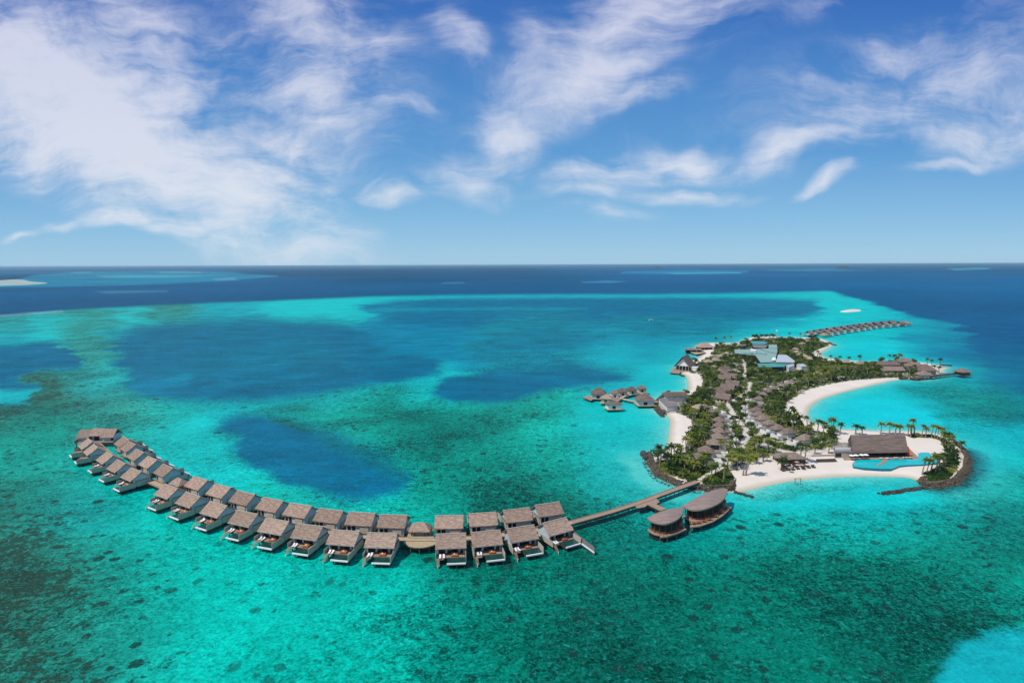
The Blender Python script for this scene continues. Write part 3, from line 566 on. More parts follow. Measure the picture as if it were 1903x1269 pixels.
# ------------------------------------------------------------------ island ground
gx0, gy0 = ISLA.min(0)-10; gx1, gy1 = ISLA.max(0)+10
STEP = 1.35
gxs = np.arange(gx0, gx1, STEP); gys = np.arange(gy0, gy1, STEP); GXX, GYY = np.meshgrid(gxs, gys); gx = GXX.ravel(); gy = GYY.ravel()
gd = sdist(ISLW, gx, gy); gz = land_h(gx, gy, gd)+fbm(gx, gy, 9, 2, 3)*.12*np.clip(gd/6, 0, 1)
gi = np.arange(len(gx)).reshape(GXX.shape); gq = np.stack([gi[:-1, :-1], gi[:-1, 1:], gi[1:, 1:], gi[1:, :-1]], -1).reshape(-1, 4)
gq = gq[(gd[gq] > -7).any(1)]
used = np.unique(gq); remap = -np.ones(len(gx), int); remap[used] = np.arange(len(used))
veg_amt = np.zeros(len(gx))
for v in VEGS: veg_amt = np.maximum(veg_amt, np.clip(sdist(v, gx, gy)/2+.3, 0, 1))
for p, w in PATHW: veg_amt *= np.clip((segdist(p, gx, gy, False)-w*.5)/1.0, 0, 1)
sand_m = bpy.data.materials.new('sand'); sand_m.use_nodes = True; nt = sand_m.node_tree; L = nt.links.new
b = nt.nodes['Principled BSDF']; b.inputs['Roughness'].default_value = .95; b.inputs['Specular IOR Level'].default_value = .1
geo = N('ShaderNodeNewGeometry'); POS = geo.outputs['Position']; av = N('ShaderNodeAttribute', attribute_name='litter')
sx1 = N('ShaderNodeMix', data_type='RGBA'); L(NOI(.08, 6, .65, POS), sx1.inputs[0]); sx1.inputs[6].default_value = (.66, .57, .47, 1); sx1.inputs[7].default_value = (.80, .73, .65, 1)
spz = N('ShaderNodeSeparateXYZ'); L(POS, spz.inputs[0]); wet = N('ShaderNodeMapRange'); L(spz.outputs[2], wet.inputs[0]); wet.inputs[1].default_value = .02; wet.inputs[2].default_value = .55
sx2 = N('ShaderNodeMix', data_type='RGBA'); L(wet.outputs[0], sx2.inputs[0]); sx2.inputs[6].default_value = (.47, .41, .29, 1); L(sx1.outputs[2], sx2.inputs[7])
lf = MA('MULTIPLY', av.outputs['Fac'], MA('MULTIPLY', MA('SUBTRACT', NOI(.12, 5, .65, POS), .28), 3.2, clamp=True))
sx3 = N('ShaderNodeMix', data_type='RGBA'); L(lf, sx3.inputs[0]); L(sx2.outputs[2], sx3.inputs[6]); sx3.inputs[7].default_value = (.10, .11, .045, 1)
L(sx3.outputs[2], b.inputs['Base Color'])
bp = N('ShaderNodeBump'); bp.inputs['Strength'].default_value = .3; bp.inputs['Distance'].default_value = .2; L(NOI(.7, 4, .6, POS), bp.inputs['Height']); L(bp.outputs[0], b.inputs['Normal'])
ground = np_mesh('ground', np.stack([gx, gy, gz], -1)[used], remap[gq], sand_m, smooth=True)
at = ground.data.attributes.new('litter', 'FLOAT', 'POINT'); at.data.foreach_set('value', veg_amt[used].astype(np.float32))
tag(ground, 'white coral sand island with beaches and coves', kind='structure')

def ribbon(pts, w, z, name, mat):
    m = MB(); n = len(pts)
    for i in range(n-1):
        a = Vector((*pts[i], 0)); b_ = Vector((*pts[i+1], 0)); d = (b_-a).normalized()
        pa = (a-Vector((*pts[i-1], 0))).normalized() if i else d
        nx = (Vector((*pts[i+2], 0))-b_).normalized() if i < n-2 else d
        na_ = ((pa+d)/2).normalized(); nb_ = ((nx+d)/2).normalized()
        la = Vector((-na_.y, na_.x, 0))*w/2; lb = Vector((-nb_.y, nb_.x, 0))*w/2
        zz = (0, 0, 1)
        v = [a-la, a+la, b_+lb, b_-lb]
        m.add([(q.x, q.y, z) for q in v]+[(q.x, q.y, z-.12) for q in v], [(0, 3, 2, 1), (4, 5, 6, 7), (0, 1, 5, 4), (2, 3, 7, 6), (1, 2, 6, 5), (3, 0, 4, 7)])
    return m.build(name, mat)
for k, (p, w) in enumerate(PATHW):
    pm = ribbon(p, w, 1.56+.004*k, 'path', M['path']); tag(pm, kind='structure')

# ------------------------------------------------------------------ overwater villas
def make_villa():
    r = empty('overwater_villa', (0, 0, 0)); tag(r, 'villa', 'overwater villa')
    DZ = 2.25
    d = MB(); d.box(-4.75, 4.75, -5.3, 4.5, DZ-.3, DZ); d.box(-4.75, -2.3, -6.5, -5.3, DZ-.3, DZ); d.build('deck', M['plank_pink'], r)
    bm_ = MB()
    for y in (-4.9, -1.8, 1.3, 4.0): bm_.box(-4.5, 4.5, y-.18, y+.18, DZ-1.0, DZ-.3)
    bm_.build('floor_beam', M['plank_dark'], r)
    for x, y in ((-4.2, -5.0), (-4.2, 1.3), (4.2, 1.3), (4.2, -3), (-.6, -8.7), (2.0, -8.7), (4.5, -8.7)):
        MB().tube((x, y, -1.0), (x, y, DZ-.4), .19, n=6).build('stilt', M['stilt'], r)
    w = MB(); ye, yi = 3.95, -2.2
    for x0, x1 in ((-4.55, -4.3), (4.3, 4.55)):
        w.add([(x0, -3.4, DZ), (x1, -3.4, DZ), (x0, ye, DZ), (x1, ye, DZ), (x0, -3.4, 5.55), (x1, -3.4, 5.55), (x0, ye, 5.15), (x1, ye, 5.15), (x0, 0, 7.75), (x1, 0, 7.75)],
              [(0, 2, 6, 8, 4), (1, 5, 9, 7, 3), (0, 4, 5, 1), (2, 3, 7, 6), (4, 8, 9, 5), (8, 6, 7, 9)])
    w.box(-4.3, 1.2, ye-.25, ye, DZ, 5.3); w.box(2.6, 4.3, ye-.25, ye, DZ, 5.3)
    w.build('wall', M['grey_wall'], r)
    wn = MB(); wn.box(1.2, 2.6, ye-.2, ye-.1, DZ, 5.1); wn.build('door', M['dark'], r)
    g = MB(); g.box(-4.3, 4.3, yi-.1, yi, DZ, 5.9); gg = g.build('window', M['glass'], r)
    for x in (-4.2, -2.1, 0, 2.1, 4.2): MB().box(x-.08, x+.08, yi-.16, yi-.1, DZ, 5.8).build('frame', M['stilt'], gg)
    for x in (-1.9, 2.5): MB().box(x, x+.7, yi-.22, yi-.17, DZ+.15, 4.9).build('curtain', M['grey_wall'], gg)
    MB().box(-3.9, -.6, ye, ye+.35, DZ, 4.3).build('entry_panel', M['cream_wall'], r)
    MB().box(3.0, 4.2, ye, ye+.12, DZ+.3, 4.6).build('bath_window', M['glass'], r)
    rf = MB().gable(5.25, 4.6, 5.2, 8.2, th=.34, sag=.1).build('roof', M['thatch'], r)
    MB().box(-5.25, 5.25, -.22, .22, 8.14, 8.3).build('ridge_cap', M['thatch_edge'], rf)
    MB().box(-5.3, 5.3, -4.68, -4.58, 4.82, 5.16).build('eave_trim', M['thatch_edge'], rf)
    for x in (-4.6, 4.6): MB().box(x-.1, x+.1, -4.4, -4.2, DZ, 5.1).build('post', M['stilt'], r)
    sw = MB().box(4.56, 4.95, -2.2, 3.4, DZ-.4, 4.35).build('side_wing', M['screen_wall'], r)
    MB().box(4.5, 5.0, -2.3, 3.5, 4.36, 4.46).build('wing_roof', M['stilt'], sw)
    MB().box(4.95, 5.1, -9.2, -2.6, 1.7, 3.95).build('side_screen', M['screen_wall'], r)
    MB().box(-5.1, -4.95, -6.4, 1.5, 1.7, 3.75).build('side_screen', M['screen_wall'], r)
    pb = MB().box(-1.15, 4.9, -8.95, -5.34, 1.0, 1.8).build('pool_basin', M['plank_dark'], r)
    e = MB(); e.box(-1.3, 4.93, -9.4, -8.95, 1.55, 2.0); e.build('pool_rim', M['white_edge'], r)
    MB().box(-1.12, 4.88, -8.94, -5.38, 1.81, 1.94).build('pool_water', M['pool_dark'], pb)
    t = MB()
    for k in range(6): t.box(-4.75, -3.75, -6.5-(k+1)*.34, -6.5-k*.34, 1.95-k*.27, 2.12-k*.27)
    t.build('steps', M['plank_pink'], r)
    t = MB(); t.tube((-4.3, -8.75, -.8), (-4.3, -8.75, .9), .11); t.build('ladder_post', M['cushion'], r)
    return r
villa = Kind(make_villa())
def make_lounger():
    r = empty('sun_lounger', (0, 0, 0)); tag(r, 'lounger', 'sun lounger')
    MB().box(-.36, .36, -1.0, 1.0, .25, .34).build('frame', M['brown_wood'], r)
    m = MB(); m.box(-.34, .34, -1.0, .35, .34, .46)
    m.add([(-.34, .35, .34), (.34, .35, .34), (.34, 1.0, .72), (-.34, 1.0, .72), (-.34, .35, .46), (.34, .35, .46), (.34, .95, .84), (-.34, .95, .84)], [(0, 3, 2, 1), (4, 5, 6, 7), (0, 1, 5, 4), (1, 2, 6, 5), (2, 3, 7, 6), (3, 0, 4, 7)])
    m.build('mattress', M['cushion'], r)
    for x in (-.3, .3):
        for y in (-.8, .8): MB().box(x-.04, x+.04, y-.04, y+.04, 0, .25).build('leg', M['brown_wood'], r)
    return r
lounger = Kind(make_lounger())
def make_daybed():
    r = empty('daybed', (0, 0, 0)); tag(r, 'daybed', 'daybed')
    MB().box(-1.1, 1.1, -.75, .75, .08, .36).build('base', M['brown_wood'], r)
    MB().box(-1.05, 1.05, -.7, .5, .36, .55).build('mattress', M['orange'], r)
    m = MB(); m.box(-1.1, 1.1, .5, .75, .36, .95); m.build('backrest', M['brown_wood'], r)
    MB().box(-.4, .1, -.1, .45, .55, .72).build('cushion', M['cushion'], r)
    return r
daybed = Kind(make_daybed())

FR = [(1023, 997, 1064.7, 983.6), (950.6, 1007.8, 1000.6, 1000.5), (881.2, 1016.2, 932.5, 1010.9), (811.1, 1019.4, 864.3, 1017), (678, 1016.2, 730.6, 1017.9), (606.7, 1010, 656.9, 1014.2), (540.5, 997.7, 586, 1004), (477.2, 986.3, 522.6, 993.9),
      (421.3, 970.3, 463.9, 979.3), (368.4, 951.7, 406.2, 962.7), (322.8, 932.4, 355.2, 945), (284.2, 917.4, 312.6, 927.7), (222.3, 885.1, 244, 895.3), (196.7, 869.3, 214.8, 878.8), (177, 853.6, 192, 863), (155.1, 837.5, 161.8, 848.2), (143.6, 827.3, 153.9, 836.3)]
BK = [(1005, 961.6, 1046.6, 954), (944.6, 971.5, 986.9, 966.7), (874.5, 978.8, 924, 975.1), (809.2, 982.4, 858.3, 981.7), (700.4, 980, 751.2, 981.7), (640, 975.1, 689.6, 977.6), (580.3, 967.4, 626.6, 973.1), (522.6, 956, 567, 963.6),
      (471.5, 944.7, 513.1, 953.2), (423.2, 931.5, 458.2, 940), (379.7, 917.3, 412.8, 926.8), (341, 903.1, 368.4, 911.2), (282.6, 877.2, 303.9, 888.2), (255.8, 863, 274, 870.9), (234.5, 848.8, 248.7, 856.7), (222.4, 834.4, 233.5, 839.9), (210.6, 824.1, 222.4, 832)]
def row(tbl):
    P = []
    for a, b_, c, d in tbl:
        p = W(a, b_, 5.1); q = W(c, d, 5.1); P.append([(p[0]+q[0])/2, (p[1]+q[1])/2, math.atan2(q[1]-p[1], q[0]-p[0])])
    A = [p[2] for p in P]; S = A[:]
    for i in range(len(A)):
        k = [A[j] for j in range(max(0, i-1), min(len(A), i+2))]; S[i] = (A[i]+sum(k)/len(k))/2
    for p, s in zip(P, S): p[2] = s
    return P
def vname(i, r):
    n = len(FR)
    if i < 4: return ORD[3-i]+' '+r+' villa right of the round pavilion deck'
    if i < 12: return ORD[i-4]+' '+r+' villa left of the round pavilion deck'
    return ORD[i-12]+' '+r+' villa past the small left pavilion'
EX = 'thatched overwater villa, '
for i, (x, y, a) in enumerate(row(FR)):
    ux, uy = math.cos(a), math.sin(a); nx_, ny_ = -uy, ux
    cx, cy = x+nx_*4.6, y+ny_*4.6
    villa.put((cx, cy, 0), a, EX+vname(i, 'near row'), 'overwater villas along the curved boardwalk')
    def loc(lx, ly, z): return (cx+ux*lx+nx_*ly, cy+uy*lx+ny_*ly, z)
    if i < 15:
        for j, lx in enumerate((-3.5, -2.45)):
            lounger.put(loc(lx+random.uniform(-.12, .12), -5.35+random.uniform(-.25, .5), 2.25), a+random.uniform(-.12, .2), 'white lounger, %s of two, %s' % (('left', 'right')[j], vname(i, 'near row')), 'sun loungers on the villa decks')
        daybed.put(loc(1.0+.5*random.random(), -4.45, 2.25), a+random.uniform(-.15, .15), 'orange daybed on deck of %s' % vname(i, 'near row'), 'daybeds on the villa decks')
for i, (x, y, a) in enumerate(row(BK)):
    nx_, ny_ = -math.sin(a), math.cos(a)
    villa.put((x+nx_*4.6, y+ny_*4.6, 0), a+math.pi, EX+vname(i, 'far row'), 'overwater villas along the curved boardwalk')

# long privacy screen with its white beam at the last villa on the right
x, y, a = row(FR)[0]; nx_, ny_ = -math.sin(a), math.cos(a)
r = empty('privacy_screen', (x+nx_*4.6, y+ny_*4.6, 0), a, 'grey slatted screen wall with white beam stretching out beside the rightmost near villa', 'screen')
s = MB(); s.add([(5.3, -2.2, 2.0), (5.45, -2.2, 2.0), (5.9, -16.0, .3), (5.75, -16.0, .3), (5.3, -2.2, 4.6), (5.45, -2.2, 4.6), (5.9, -16.0, 2.9), (5.75, -16.0, 2.9)], [(0, 3, 2, 1), (4, 5, 6, 7), (0, 1, 5, 4), (1, 2, 6, 5), (2, 3, 7, 6), (3, 0, 4, 7)]); s.build('panel', M['screen_dark'], r)
s = MB(); s.add([(5.12, -9.4, 1.5), (5.4, -9.4, 1.5), (5.74, -16.2, 1.0), (5.45, -16.2, 1.0), (5.12, -9.4, 2.0), (5.4, -9.4, 2.0), (5.74, -16.2, 1.4), (5.45, -16.2, 1.4)], [(0, 3, 2, 1), (4, 5, 6, 7), (0, 1, 5, 4), (1, 2, 6, 5), (2, 3, 7, 6), (3, 0, 4, 7)]); s.build('beam', M['white_edge'], r)
for t in (.3, .65, .97): MB().tube((5.4+.45*t, -3-13*t, -1), (5.4+.45*t, -3-13*t, 1.2), .16).build('stilt', M['stilt'], r)

# end villa: three roofs side by side at the far left head of the boardwalk
x0_, y0_, _ = W(176, 812, 5.3)
r = empty('end_villa', (x0_, y0_+4, 0), math.radians(4), 'large overwater villa of three joined pink thatch roofs at the boardwalk head', 'overwater villa')
MB().box(-10.2, 10.2, -6, 5, 2.55, 2.85).build('deck', M['plank_pink'], r)
for x in (-9.5, -5, 0, 5, 9.5): MB().tube((x, -5.5, -1), (x, -5.5, 2.5), .2).build('stilt', M['stilt'], r)
w = MB(); w.box(-9.4, -4.2, -3.6, 4, 2.85, 6); w.box(3.6, 9.4, -3.6, 4, 2.85, 6); w.box(-3.4, 3.4, -1.6, 4, 2.85, 6.5); w.build('wall', M['grey_wall'], r)
MB().box(-2, .6, -1.72, -1.6, 2.85, 5.2).build('door', M['dark'], r); MB().box(8.2, 9.45, -3.72, -3.6, 3.0, 5.2).build('window', M['glass'], r)
MB().gable(3.5, 5.0, 5.2, 8.7, cx=-6.6, th=.32).build('roof', M['thatch'], r)
MB().gable(3.6, 5.0, 5.2, 8.9, cx=6.5, th=.32).build('roof', M['thatch'], r)
MB().gable(3.4, 4.4, 6.0, 9.2, cx=-.1, cy=.3, th=.34).build('roof', M['thatch'], r)
MB().box(-9.9, -9.6, -7, 2, 2.3, 4.4).build('side_screen', M['screen_wall'], r)

# pavilions on the boardwalk
def make_pavilion():
    r = empty('boardwalk_pavilion', (0, 0, 0)); tag(r, 'p', 'pavilion')
    MB().box(-4.6, 4.6, -2.6, 3, 2.5, 2.8).build('deck', M['plank'], r)
    w = MB(); w.box(-2.6, 2.6, -.6, 2.4, 2.8, 5.0); w.box(-4.2, -3.0, .2, 2.2, 2.8, 4.6); w.box(3.0, 4.2, .2, 2.2, 2.8, 4.6); w.build('wall', M['cream_wall'], r)
    MB().hip(3.9, 2.9, 5.0, 7.6, 1.6, 0, .6).build('roof', M['thatch'], r)
    MB().box(-4.9, -3.91, -.2, 2.6, 4.6, 4.8).box(3.91, 4.9, -.2, 2.6, 4.6, 4.8).build('side_roof', M['thatch_grey'], r)
    for x in (-2.9, -1.7, 1.7, 2.9): MB().box(x-.14, x+.14, -1.6, -1.3, 2.8, 5.0).build('post', M['brown_wood'], r)
    for x in (-4, 0, 4): MB().tube((x, 2.4, -1), (x, 2.4, 2.5), .16).build('stilt', M['stilt'], r)
    return r
pav = Kind(make_pavilion())
px_, py_, _ = W(779, 989, 5.0)
pav.put((px_, py_+2.3, 0), math.radians(-1), 'small hipped pavilion at the middle of the boardwalk behind the round deck', 'pavilions on the boardwalk')
px2, py2, _ = W(321, 903, 5.0)
pav.put((px2+1.2, py2+2.4, 0), math.radians(-31), 'small hipped pavilion between left far row villas', 'pavilions on the boardwalk')
dx_, dy_, _ = W(783.5, 1003, 2.9)
r = empty('round_deck', (dx_, dy_, 0), 0, 'semicircular wooden deck bulging out from the boardwalk before the central pavilion', 'deck')
MB().prism([(-6.4*math.cos(math.pi*k/16), -5.9*math.sin(math.pi*k/16)+.2) for k in range(17)], 2.56, 2.84).build('platform', M['plank'], r)
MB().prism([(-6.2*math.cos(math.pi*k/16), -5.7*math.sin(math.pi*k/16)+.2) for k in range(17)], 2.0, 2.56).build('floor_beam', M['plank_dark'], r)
MB().box(-4.3, 4.3, 1.0, 1.5, 2.9, 3.5).build('bench', M['cream_wall'], r)
for k in (2, 5, 8, 11, 14): MB().tube((-5.8*math.cos(math.pi*k/16), -5.3*math.sin(math.pi*k/16), -1), (-5.8*math.cos(math.pi*k/16), -5.3*math.sin(math.pi*k/16), 2.5), .16).build('stilt', M['stilt'], r)

# boardwalk and bridge
def walkway(name, pxs_, w, z, label, mat, group=None, step=9.0, rail=False):
    pts = [Vector(W(a, b_, z)[:2]) for a, b_ in pxs_]
    r = empty(name, (0, 0, 0)); tag(r, label, 'boardwalk', group)
    d = MB(); u = MB(); rl = MB(); n = len(pts); T = []
    for i in range(n):
        t = Vector((0, 0))
        if i: t += (pts[i]-pts[i-1]).normalized()
        if i < n-1: t += (pts[i+1]-pts[i]).normalized()
        T.append(t.normalized())
    def strip(mb, off0, off1, z0, z1):
        vs = []; fs = []
        for p, t in zip(pts, T):
            nn_ = Vector((-t.y, t.x))
            for o_, zz in ((off0, z0), (off1, z0), (off1, z1), (off0, z1)): q = p+nn_*o_; vs.append((q.x, q.y, zz))
        for i in range(n-1):
            for k in range(4): fs.append((4*i+k, 4*i+(k+1) % 4, 4*i+4+(k+1) % 4, 4*i+4+k))
        fs.append((3, 2, 1, 0)); e = 4*(n-1); fs.append((e, e+1, e+2, e+3)); mb.add(vs, fs)
    strip(d, -w/2, w/2, z-.25, z); strip(u, -w/2+.3, w/2-.3, z-.9, z-.25)
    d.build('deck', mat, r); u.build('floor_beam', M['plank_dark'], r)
    strip(rl, -w/2, -w/2+.16, z+.002, z+.22); strip(rl, w/2-.16, w/2, z+.002, z+.22); rl.build('kerb_rail', M['plank_pink'], r)
    acc_ = 0; k = 0
    for i in range(n-1):
        seg = (pts[i+1]-pts[i]); ln = seg.length; dd = seg.normalized(); nn_ = Vector((-dd.y, dd.x)); s_ = step-acc_
        while s_ < ln and k < 90:
            for sgn in (-1, 1):
                q = pts[i]+dd*s_+nn_*sgn*(w/2-.35); MB().tube((q.x, q.y, -1), (q.x, q.y, z-.3), .15, n=5).build('stilt', M['stilt'], r); k += 1
            s_ += step
        acc_ = ln-(s_-step)
    return r
walkway('boardwalk', [(181, 824), (191, 834.4), (202.7, 843.8), (222.4, 858), (238, 867.5), (267.7, 886.7), (283.4, 896), (310, 907.5), (340, 919), (380, 933), (424, 946), (475, 960), (535, 975.5), (601, 989), (666.6, 997), (746.4, 1001.7), (806.8, 1002), (869.6, 999.8), (937.3, 993.3), (1005, 983.6), (1063, 970.3)], 3.2, 2.9, 'long curved wooden boardwalk between the two rows of overwater villas', M['plank'], step=11)
walkway('bridge', [(1063.4, 970.2), (1099, 960.6), (1134.6, 950.8), (1176, 937.6), (1205, 928), (1221.6, 921), (1256, 908.5), (1297, 894)], 3.0, 2.92, 'wooden bridge from the villa boardwalk to the island sea wall', M['plank_pink'], step=6)
def plat(name, pxp, z, th, label, mat, cat, skirt=True):
    c = W(*np.mean(pxp, 0), z); r = empty(name, (c[0], c[1], 0)); tag(r, label, cat)
    pp = [(W(a, b_, z)[0]-c[0], W(a, b_, z)[1]-c[1]) for a, b_ in pxp]
    MB().prism(pp, z-th, z).build('platform', mat, r)
    q = [(x*.92, y*.92) for x, y in pp]; MB().prism(q, z-th-.5, z-th).build('floor_beam', M['plank_dark'], r)
    for x, y in q[::max(1, len(q)//8)]: MB().tube((x*.95, y*.95, -1), (x*.95, y*.95, z-th), .15, n=5).build('stilt', M['stilt'], r)
    return r
plat('junction_deck', [(1177, 937.4), (1186, 943.5), (1198, 941.5), (1207, 935.5), (1215, 938), (1226, 932.5), (1219, 925), (1208, 927), (1195, 931)], 2.96, .3, 'stepped wooden deck where the bridge meets the restaurant walkway', M['plank_pink'], 'deck')
walkway('restaurant_walkway', [(1207, 935), (1221, 941.5), (1233, 947)], 3.2, 3.0, 'short pale walkway from the bridge deck to the smaller leaf roofed restaurant', M['plank_pink'], step=5)

# ------------------------------------------------------------------ leaf roofed restaurants over the water
def leaf_house(name, roof_px, deck_px, zr, zd, label, rise, inset=.84):
    c = W(*np.mean(roof_px, 0), zr); r = empty(name, (c[0], c[1], 0)); tag(r, label, 'restaurant', 'leaf roofed restaurants over the water')
    pp = smooth_poly([(W(a, b_, zr)[0]-c[0], W(a, b_, zr)[1]-c[1]) for a, b_ in roof_px], 2); n = len(pp)
    m = MB(); rings = 6; vs = []; fs = []
    for k in range(rings):
        f = 1-k/(rings-.0)*1.0
        z = zr+rise*math.cos(f*math.pi/2)**.9
        vs += [(x*f, y*f, z) for x, y in pp]
    vs.append((0, 0, zr+rise)); base = len(vs); vs += [(x, y, zr-.45) for x, y in pp]
    a2 = sum(pp[i][0]*pp[(i+1) % n][1]-pp[(i+1) % n][0]*pp[i][1] for i in range(n))
    for k in range(rings-1):
        for i in range(n):
            j = (i+1) % n; q = (k*n+i, k*n+j, (k+1)*n+j, (k+1)*n+i); fs.append(q if a2 > 0 else q[::-1])
    for i in range(n):
        j = (i+1) % n; q = ((rings-1)*n+i, (rings-1)*n+j, rings*n); fs.append(q if a2 > 0 else q[::-1]); q = (base+i, base+j, j, i); fs.append(q if a2 > 0 else q[::-1])
    q = tuple(base+i for i in range(n)); fs.append(q[::-1] if a2 > 0 else q)
    m.add(vs, fs); ro = m.build('roof', M['leaf_roof'], r)
    rim = MB(); e = [(x*1.012, y*1.012) for x, y in pp]
    for i in range(n):
        j = (i+1) % n; rim.add([(*pp[i], zr-.5), (*pp[j], zr-.5), (*e[j], zr-.5), (*e[i], zr-.5), (*pp[i], zr-.1), (*pp[j], zr-.1), (*e[j], zr-.1), (*e[i], zr-.1)], [(0, 3, 2, 1), (4, 5, 6, 7), (0, 1, 5, 4), (2, 3, 7, 6)])
    rim.build('eave_rim', M['fascia'], ro)
    ins = [(x*inset, y*inset) for x, y in pp]
    MB().prism(ins, zd, zd+.05+.6).build('wall', M['brown_wood'], r)
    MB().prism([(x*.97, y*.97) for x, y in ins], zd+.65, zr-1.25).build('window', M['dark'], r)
    MB().prism([(x*1.01, y*1.01) for x, y in ins], zr-1.25, zr-.46).build('fascia', M['fascia'], r)
    for i in range(0, n, 3): MB().tube((pp[i][0]*(inset+.03), pp[i][1]*(inset+.03), zd), (pp[i][0]*(inset+.03), pp[i][1]*(inset+.03), zr-.5), .12, n=5).build('post', M['brown_wood'], r)
    MB().prism([(x*.97, y*.97) for x, y in pp], zd-.4, zd).build('floor', M['plank_pink'], r)
    dp = [(W(a, b_, zd-.1)[0]-c[0], W(a, b_, zd-.1)[1]-c[1]) for a, b_ in deck_px]
    MB().prism(dp, zd-.45, zd-.1).build('terrace', M['plank_pink'], r)
    dc = (sum(p[0] for p in dp)/len(dp), sum(p[1] for p in dp)/len(dp))
    MB().prism([(dc[0]+(x-dc[0])*.95, dc[1]+(y-dc[1])*.9) for x, y in dp], zd-1.1, zd-.45).build('floor_beam', M['plank_dark'], r)
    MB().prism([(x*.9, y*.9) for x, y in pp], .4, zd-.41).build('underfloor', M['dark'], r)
    rr = MB(); h_ = len(dp)//2+1
    for i in range(h_-1):
        p, q = dp[i], dp[i+1]; rr.tube((*p, zd+.75), (*q, zd+.75), .05, n=4); rr.tube((*p, zd-.1), (*p, zd+.75), .05, n=4); mid = ((p[0]+q[0])/2, (p[1]+q[1])/2); rr.tube((*mid, zd-.1), (*mid, zd+.75), .05, n=4)
    rr.build('railing', M['plank_dark'], r)
    for i in range(h_): MB().tube((dc[0]+(dp[i][0]-dc[0])*.95, dc[1]+(dp[i][1]-dc[1])*.9, -1), (dc[0]+(dp[i][0]-dc[0])*.95, dc[1]+(dp[i][1]-dc[1])*.9, zd-.5), .18, n=5).build('stilt', M['stilt'], r)
    return r
ZR = 7.2; ZD = 2.6
leaf_house('leaf_restaurant', [(1203, 961.5), (1203, 961.5), (1203, 961.5), (1209, 967.5), (1221.6, 971.8), (1238.6, 973.4), (1255.7, 967), (1266, 959), (1270.5, 949), (1271.5, 940.5), (1271.5, 940.5), (1271.5, 940.5), (1252, 944), (1236.7, 947), (1219.7, 952.7)],
           [(1226, 998), (1240, 996.5), (1258, 991), (1276, 983), (1268, 977), (1240, 984), (1230, 990)], ZR, ZD, 'smaller overwater restaurant with a grey brown leaf shaped roof', 1.0)
leaf_house('leaf_restaurant', [(1268.5, 939), (1268.5, 939), (1268.5, 939), (1277, 944.6), (1291.6, 948.2), (1312.4, 945.3), (1335.1, 936), (1347.4, 925.3), (1352.5, 908.5), (1352.5, 908.5), (1352.5, 908.5), (1342.7, 906), (1320, 911.5), (1291.6, 925.5)],
           [(1282, 979.5), (1302, 977), (1324, 969.5), (1343, 958), (1360, 942), (1350, 940), (1334, 950), (1310, 961), (1284, 968)], ZR, ZD, 'larger overwater restaurant with a long leaf shaped roof nearest the island', 1.2)
def make_table():
    r = empty('dining_table', (0, 0, 0)); tag(r, 't', 'table')
    MB().box(-.6, .6, -.6, .6, .7, .76).build('tabletop', M['brown_wood'], r); MB().tube((0, 0, 0), (0, 0, .7), .08).build('leg', M['dark'], r); return r
def make_chair():
    r = empty('dining_chair', (0, 0, 0)); tag(r, 'c', 'chair')
    MB().box(-.3, .3, -.3, .3, .38, .5).build('seat', M['orange'], r); MB().box(-.3, .3, .22, .32, .5, 1.0).build('backrest', M['orange'], r)
    for x in (-.24, .24):
        for y in (-.24, .24): MB().box(x-.03, x+.03, y-.03, y+.03, 0, .38).build('leg', M['dark'], r)
    return r
table = Kind(make_table()); chair = Kind(make_chair())
tpos = [(1288, 974, 'larger'), (1297, 973, 'larger'), (1307, 970, 'larger'), (1317, 967, 'larger'), (1328, 961, 'larger'), (1339, 954, 'larger'), (1350, 945.5, 'larger'), (1238, 991.5, 'smaller'), (1247, 988.5, 'smaller'), (1256, 985.5, 'smaller'), (1265, 981.5, 'smaller')]
for k, (a, b_, wh) in enumerate(tpos):
    x, y, _ = W(a, b_, ZD-.1); o_ = ORD[k if wh == 'larger' else k-7]
    table.put((x, y, ZD-.1), random.random(), 'brown table on the %s leaf restaurant terrace, %s from its left end' % (wh, o_), 'terrace dining tables')
    for j, (ex, ey) in enumerate(((-.95, 0), (.95, .1))):
        chair.put((x+ex, y+ey, ZD-.1), math.pi/2*(1 if j == 0 else -1), 'orange chair %s of the %s table, %s leaf restaurant terrace' % (('left', 'right')[j], o_, wh), 'orange terrace chairs')

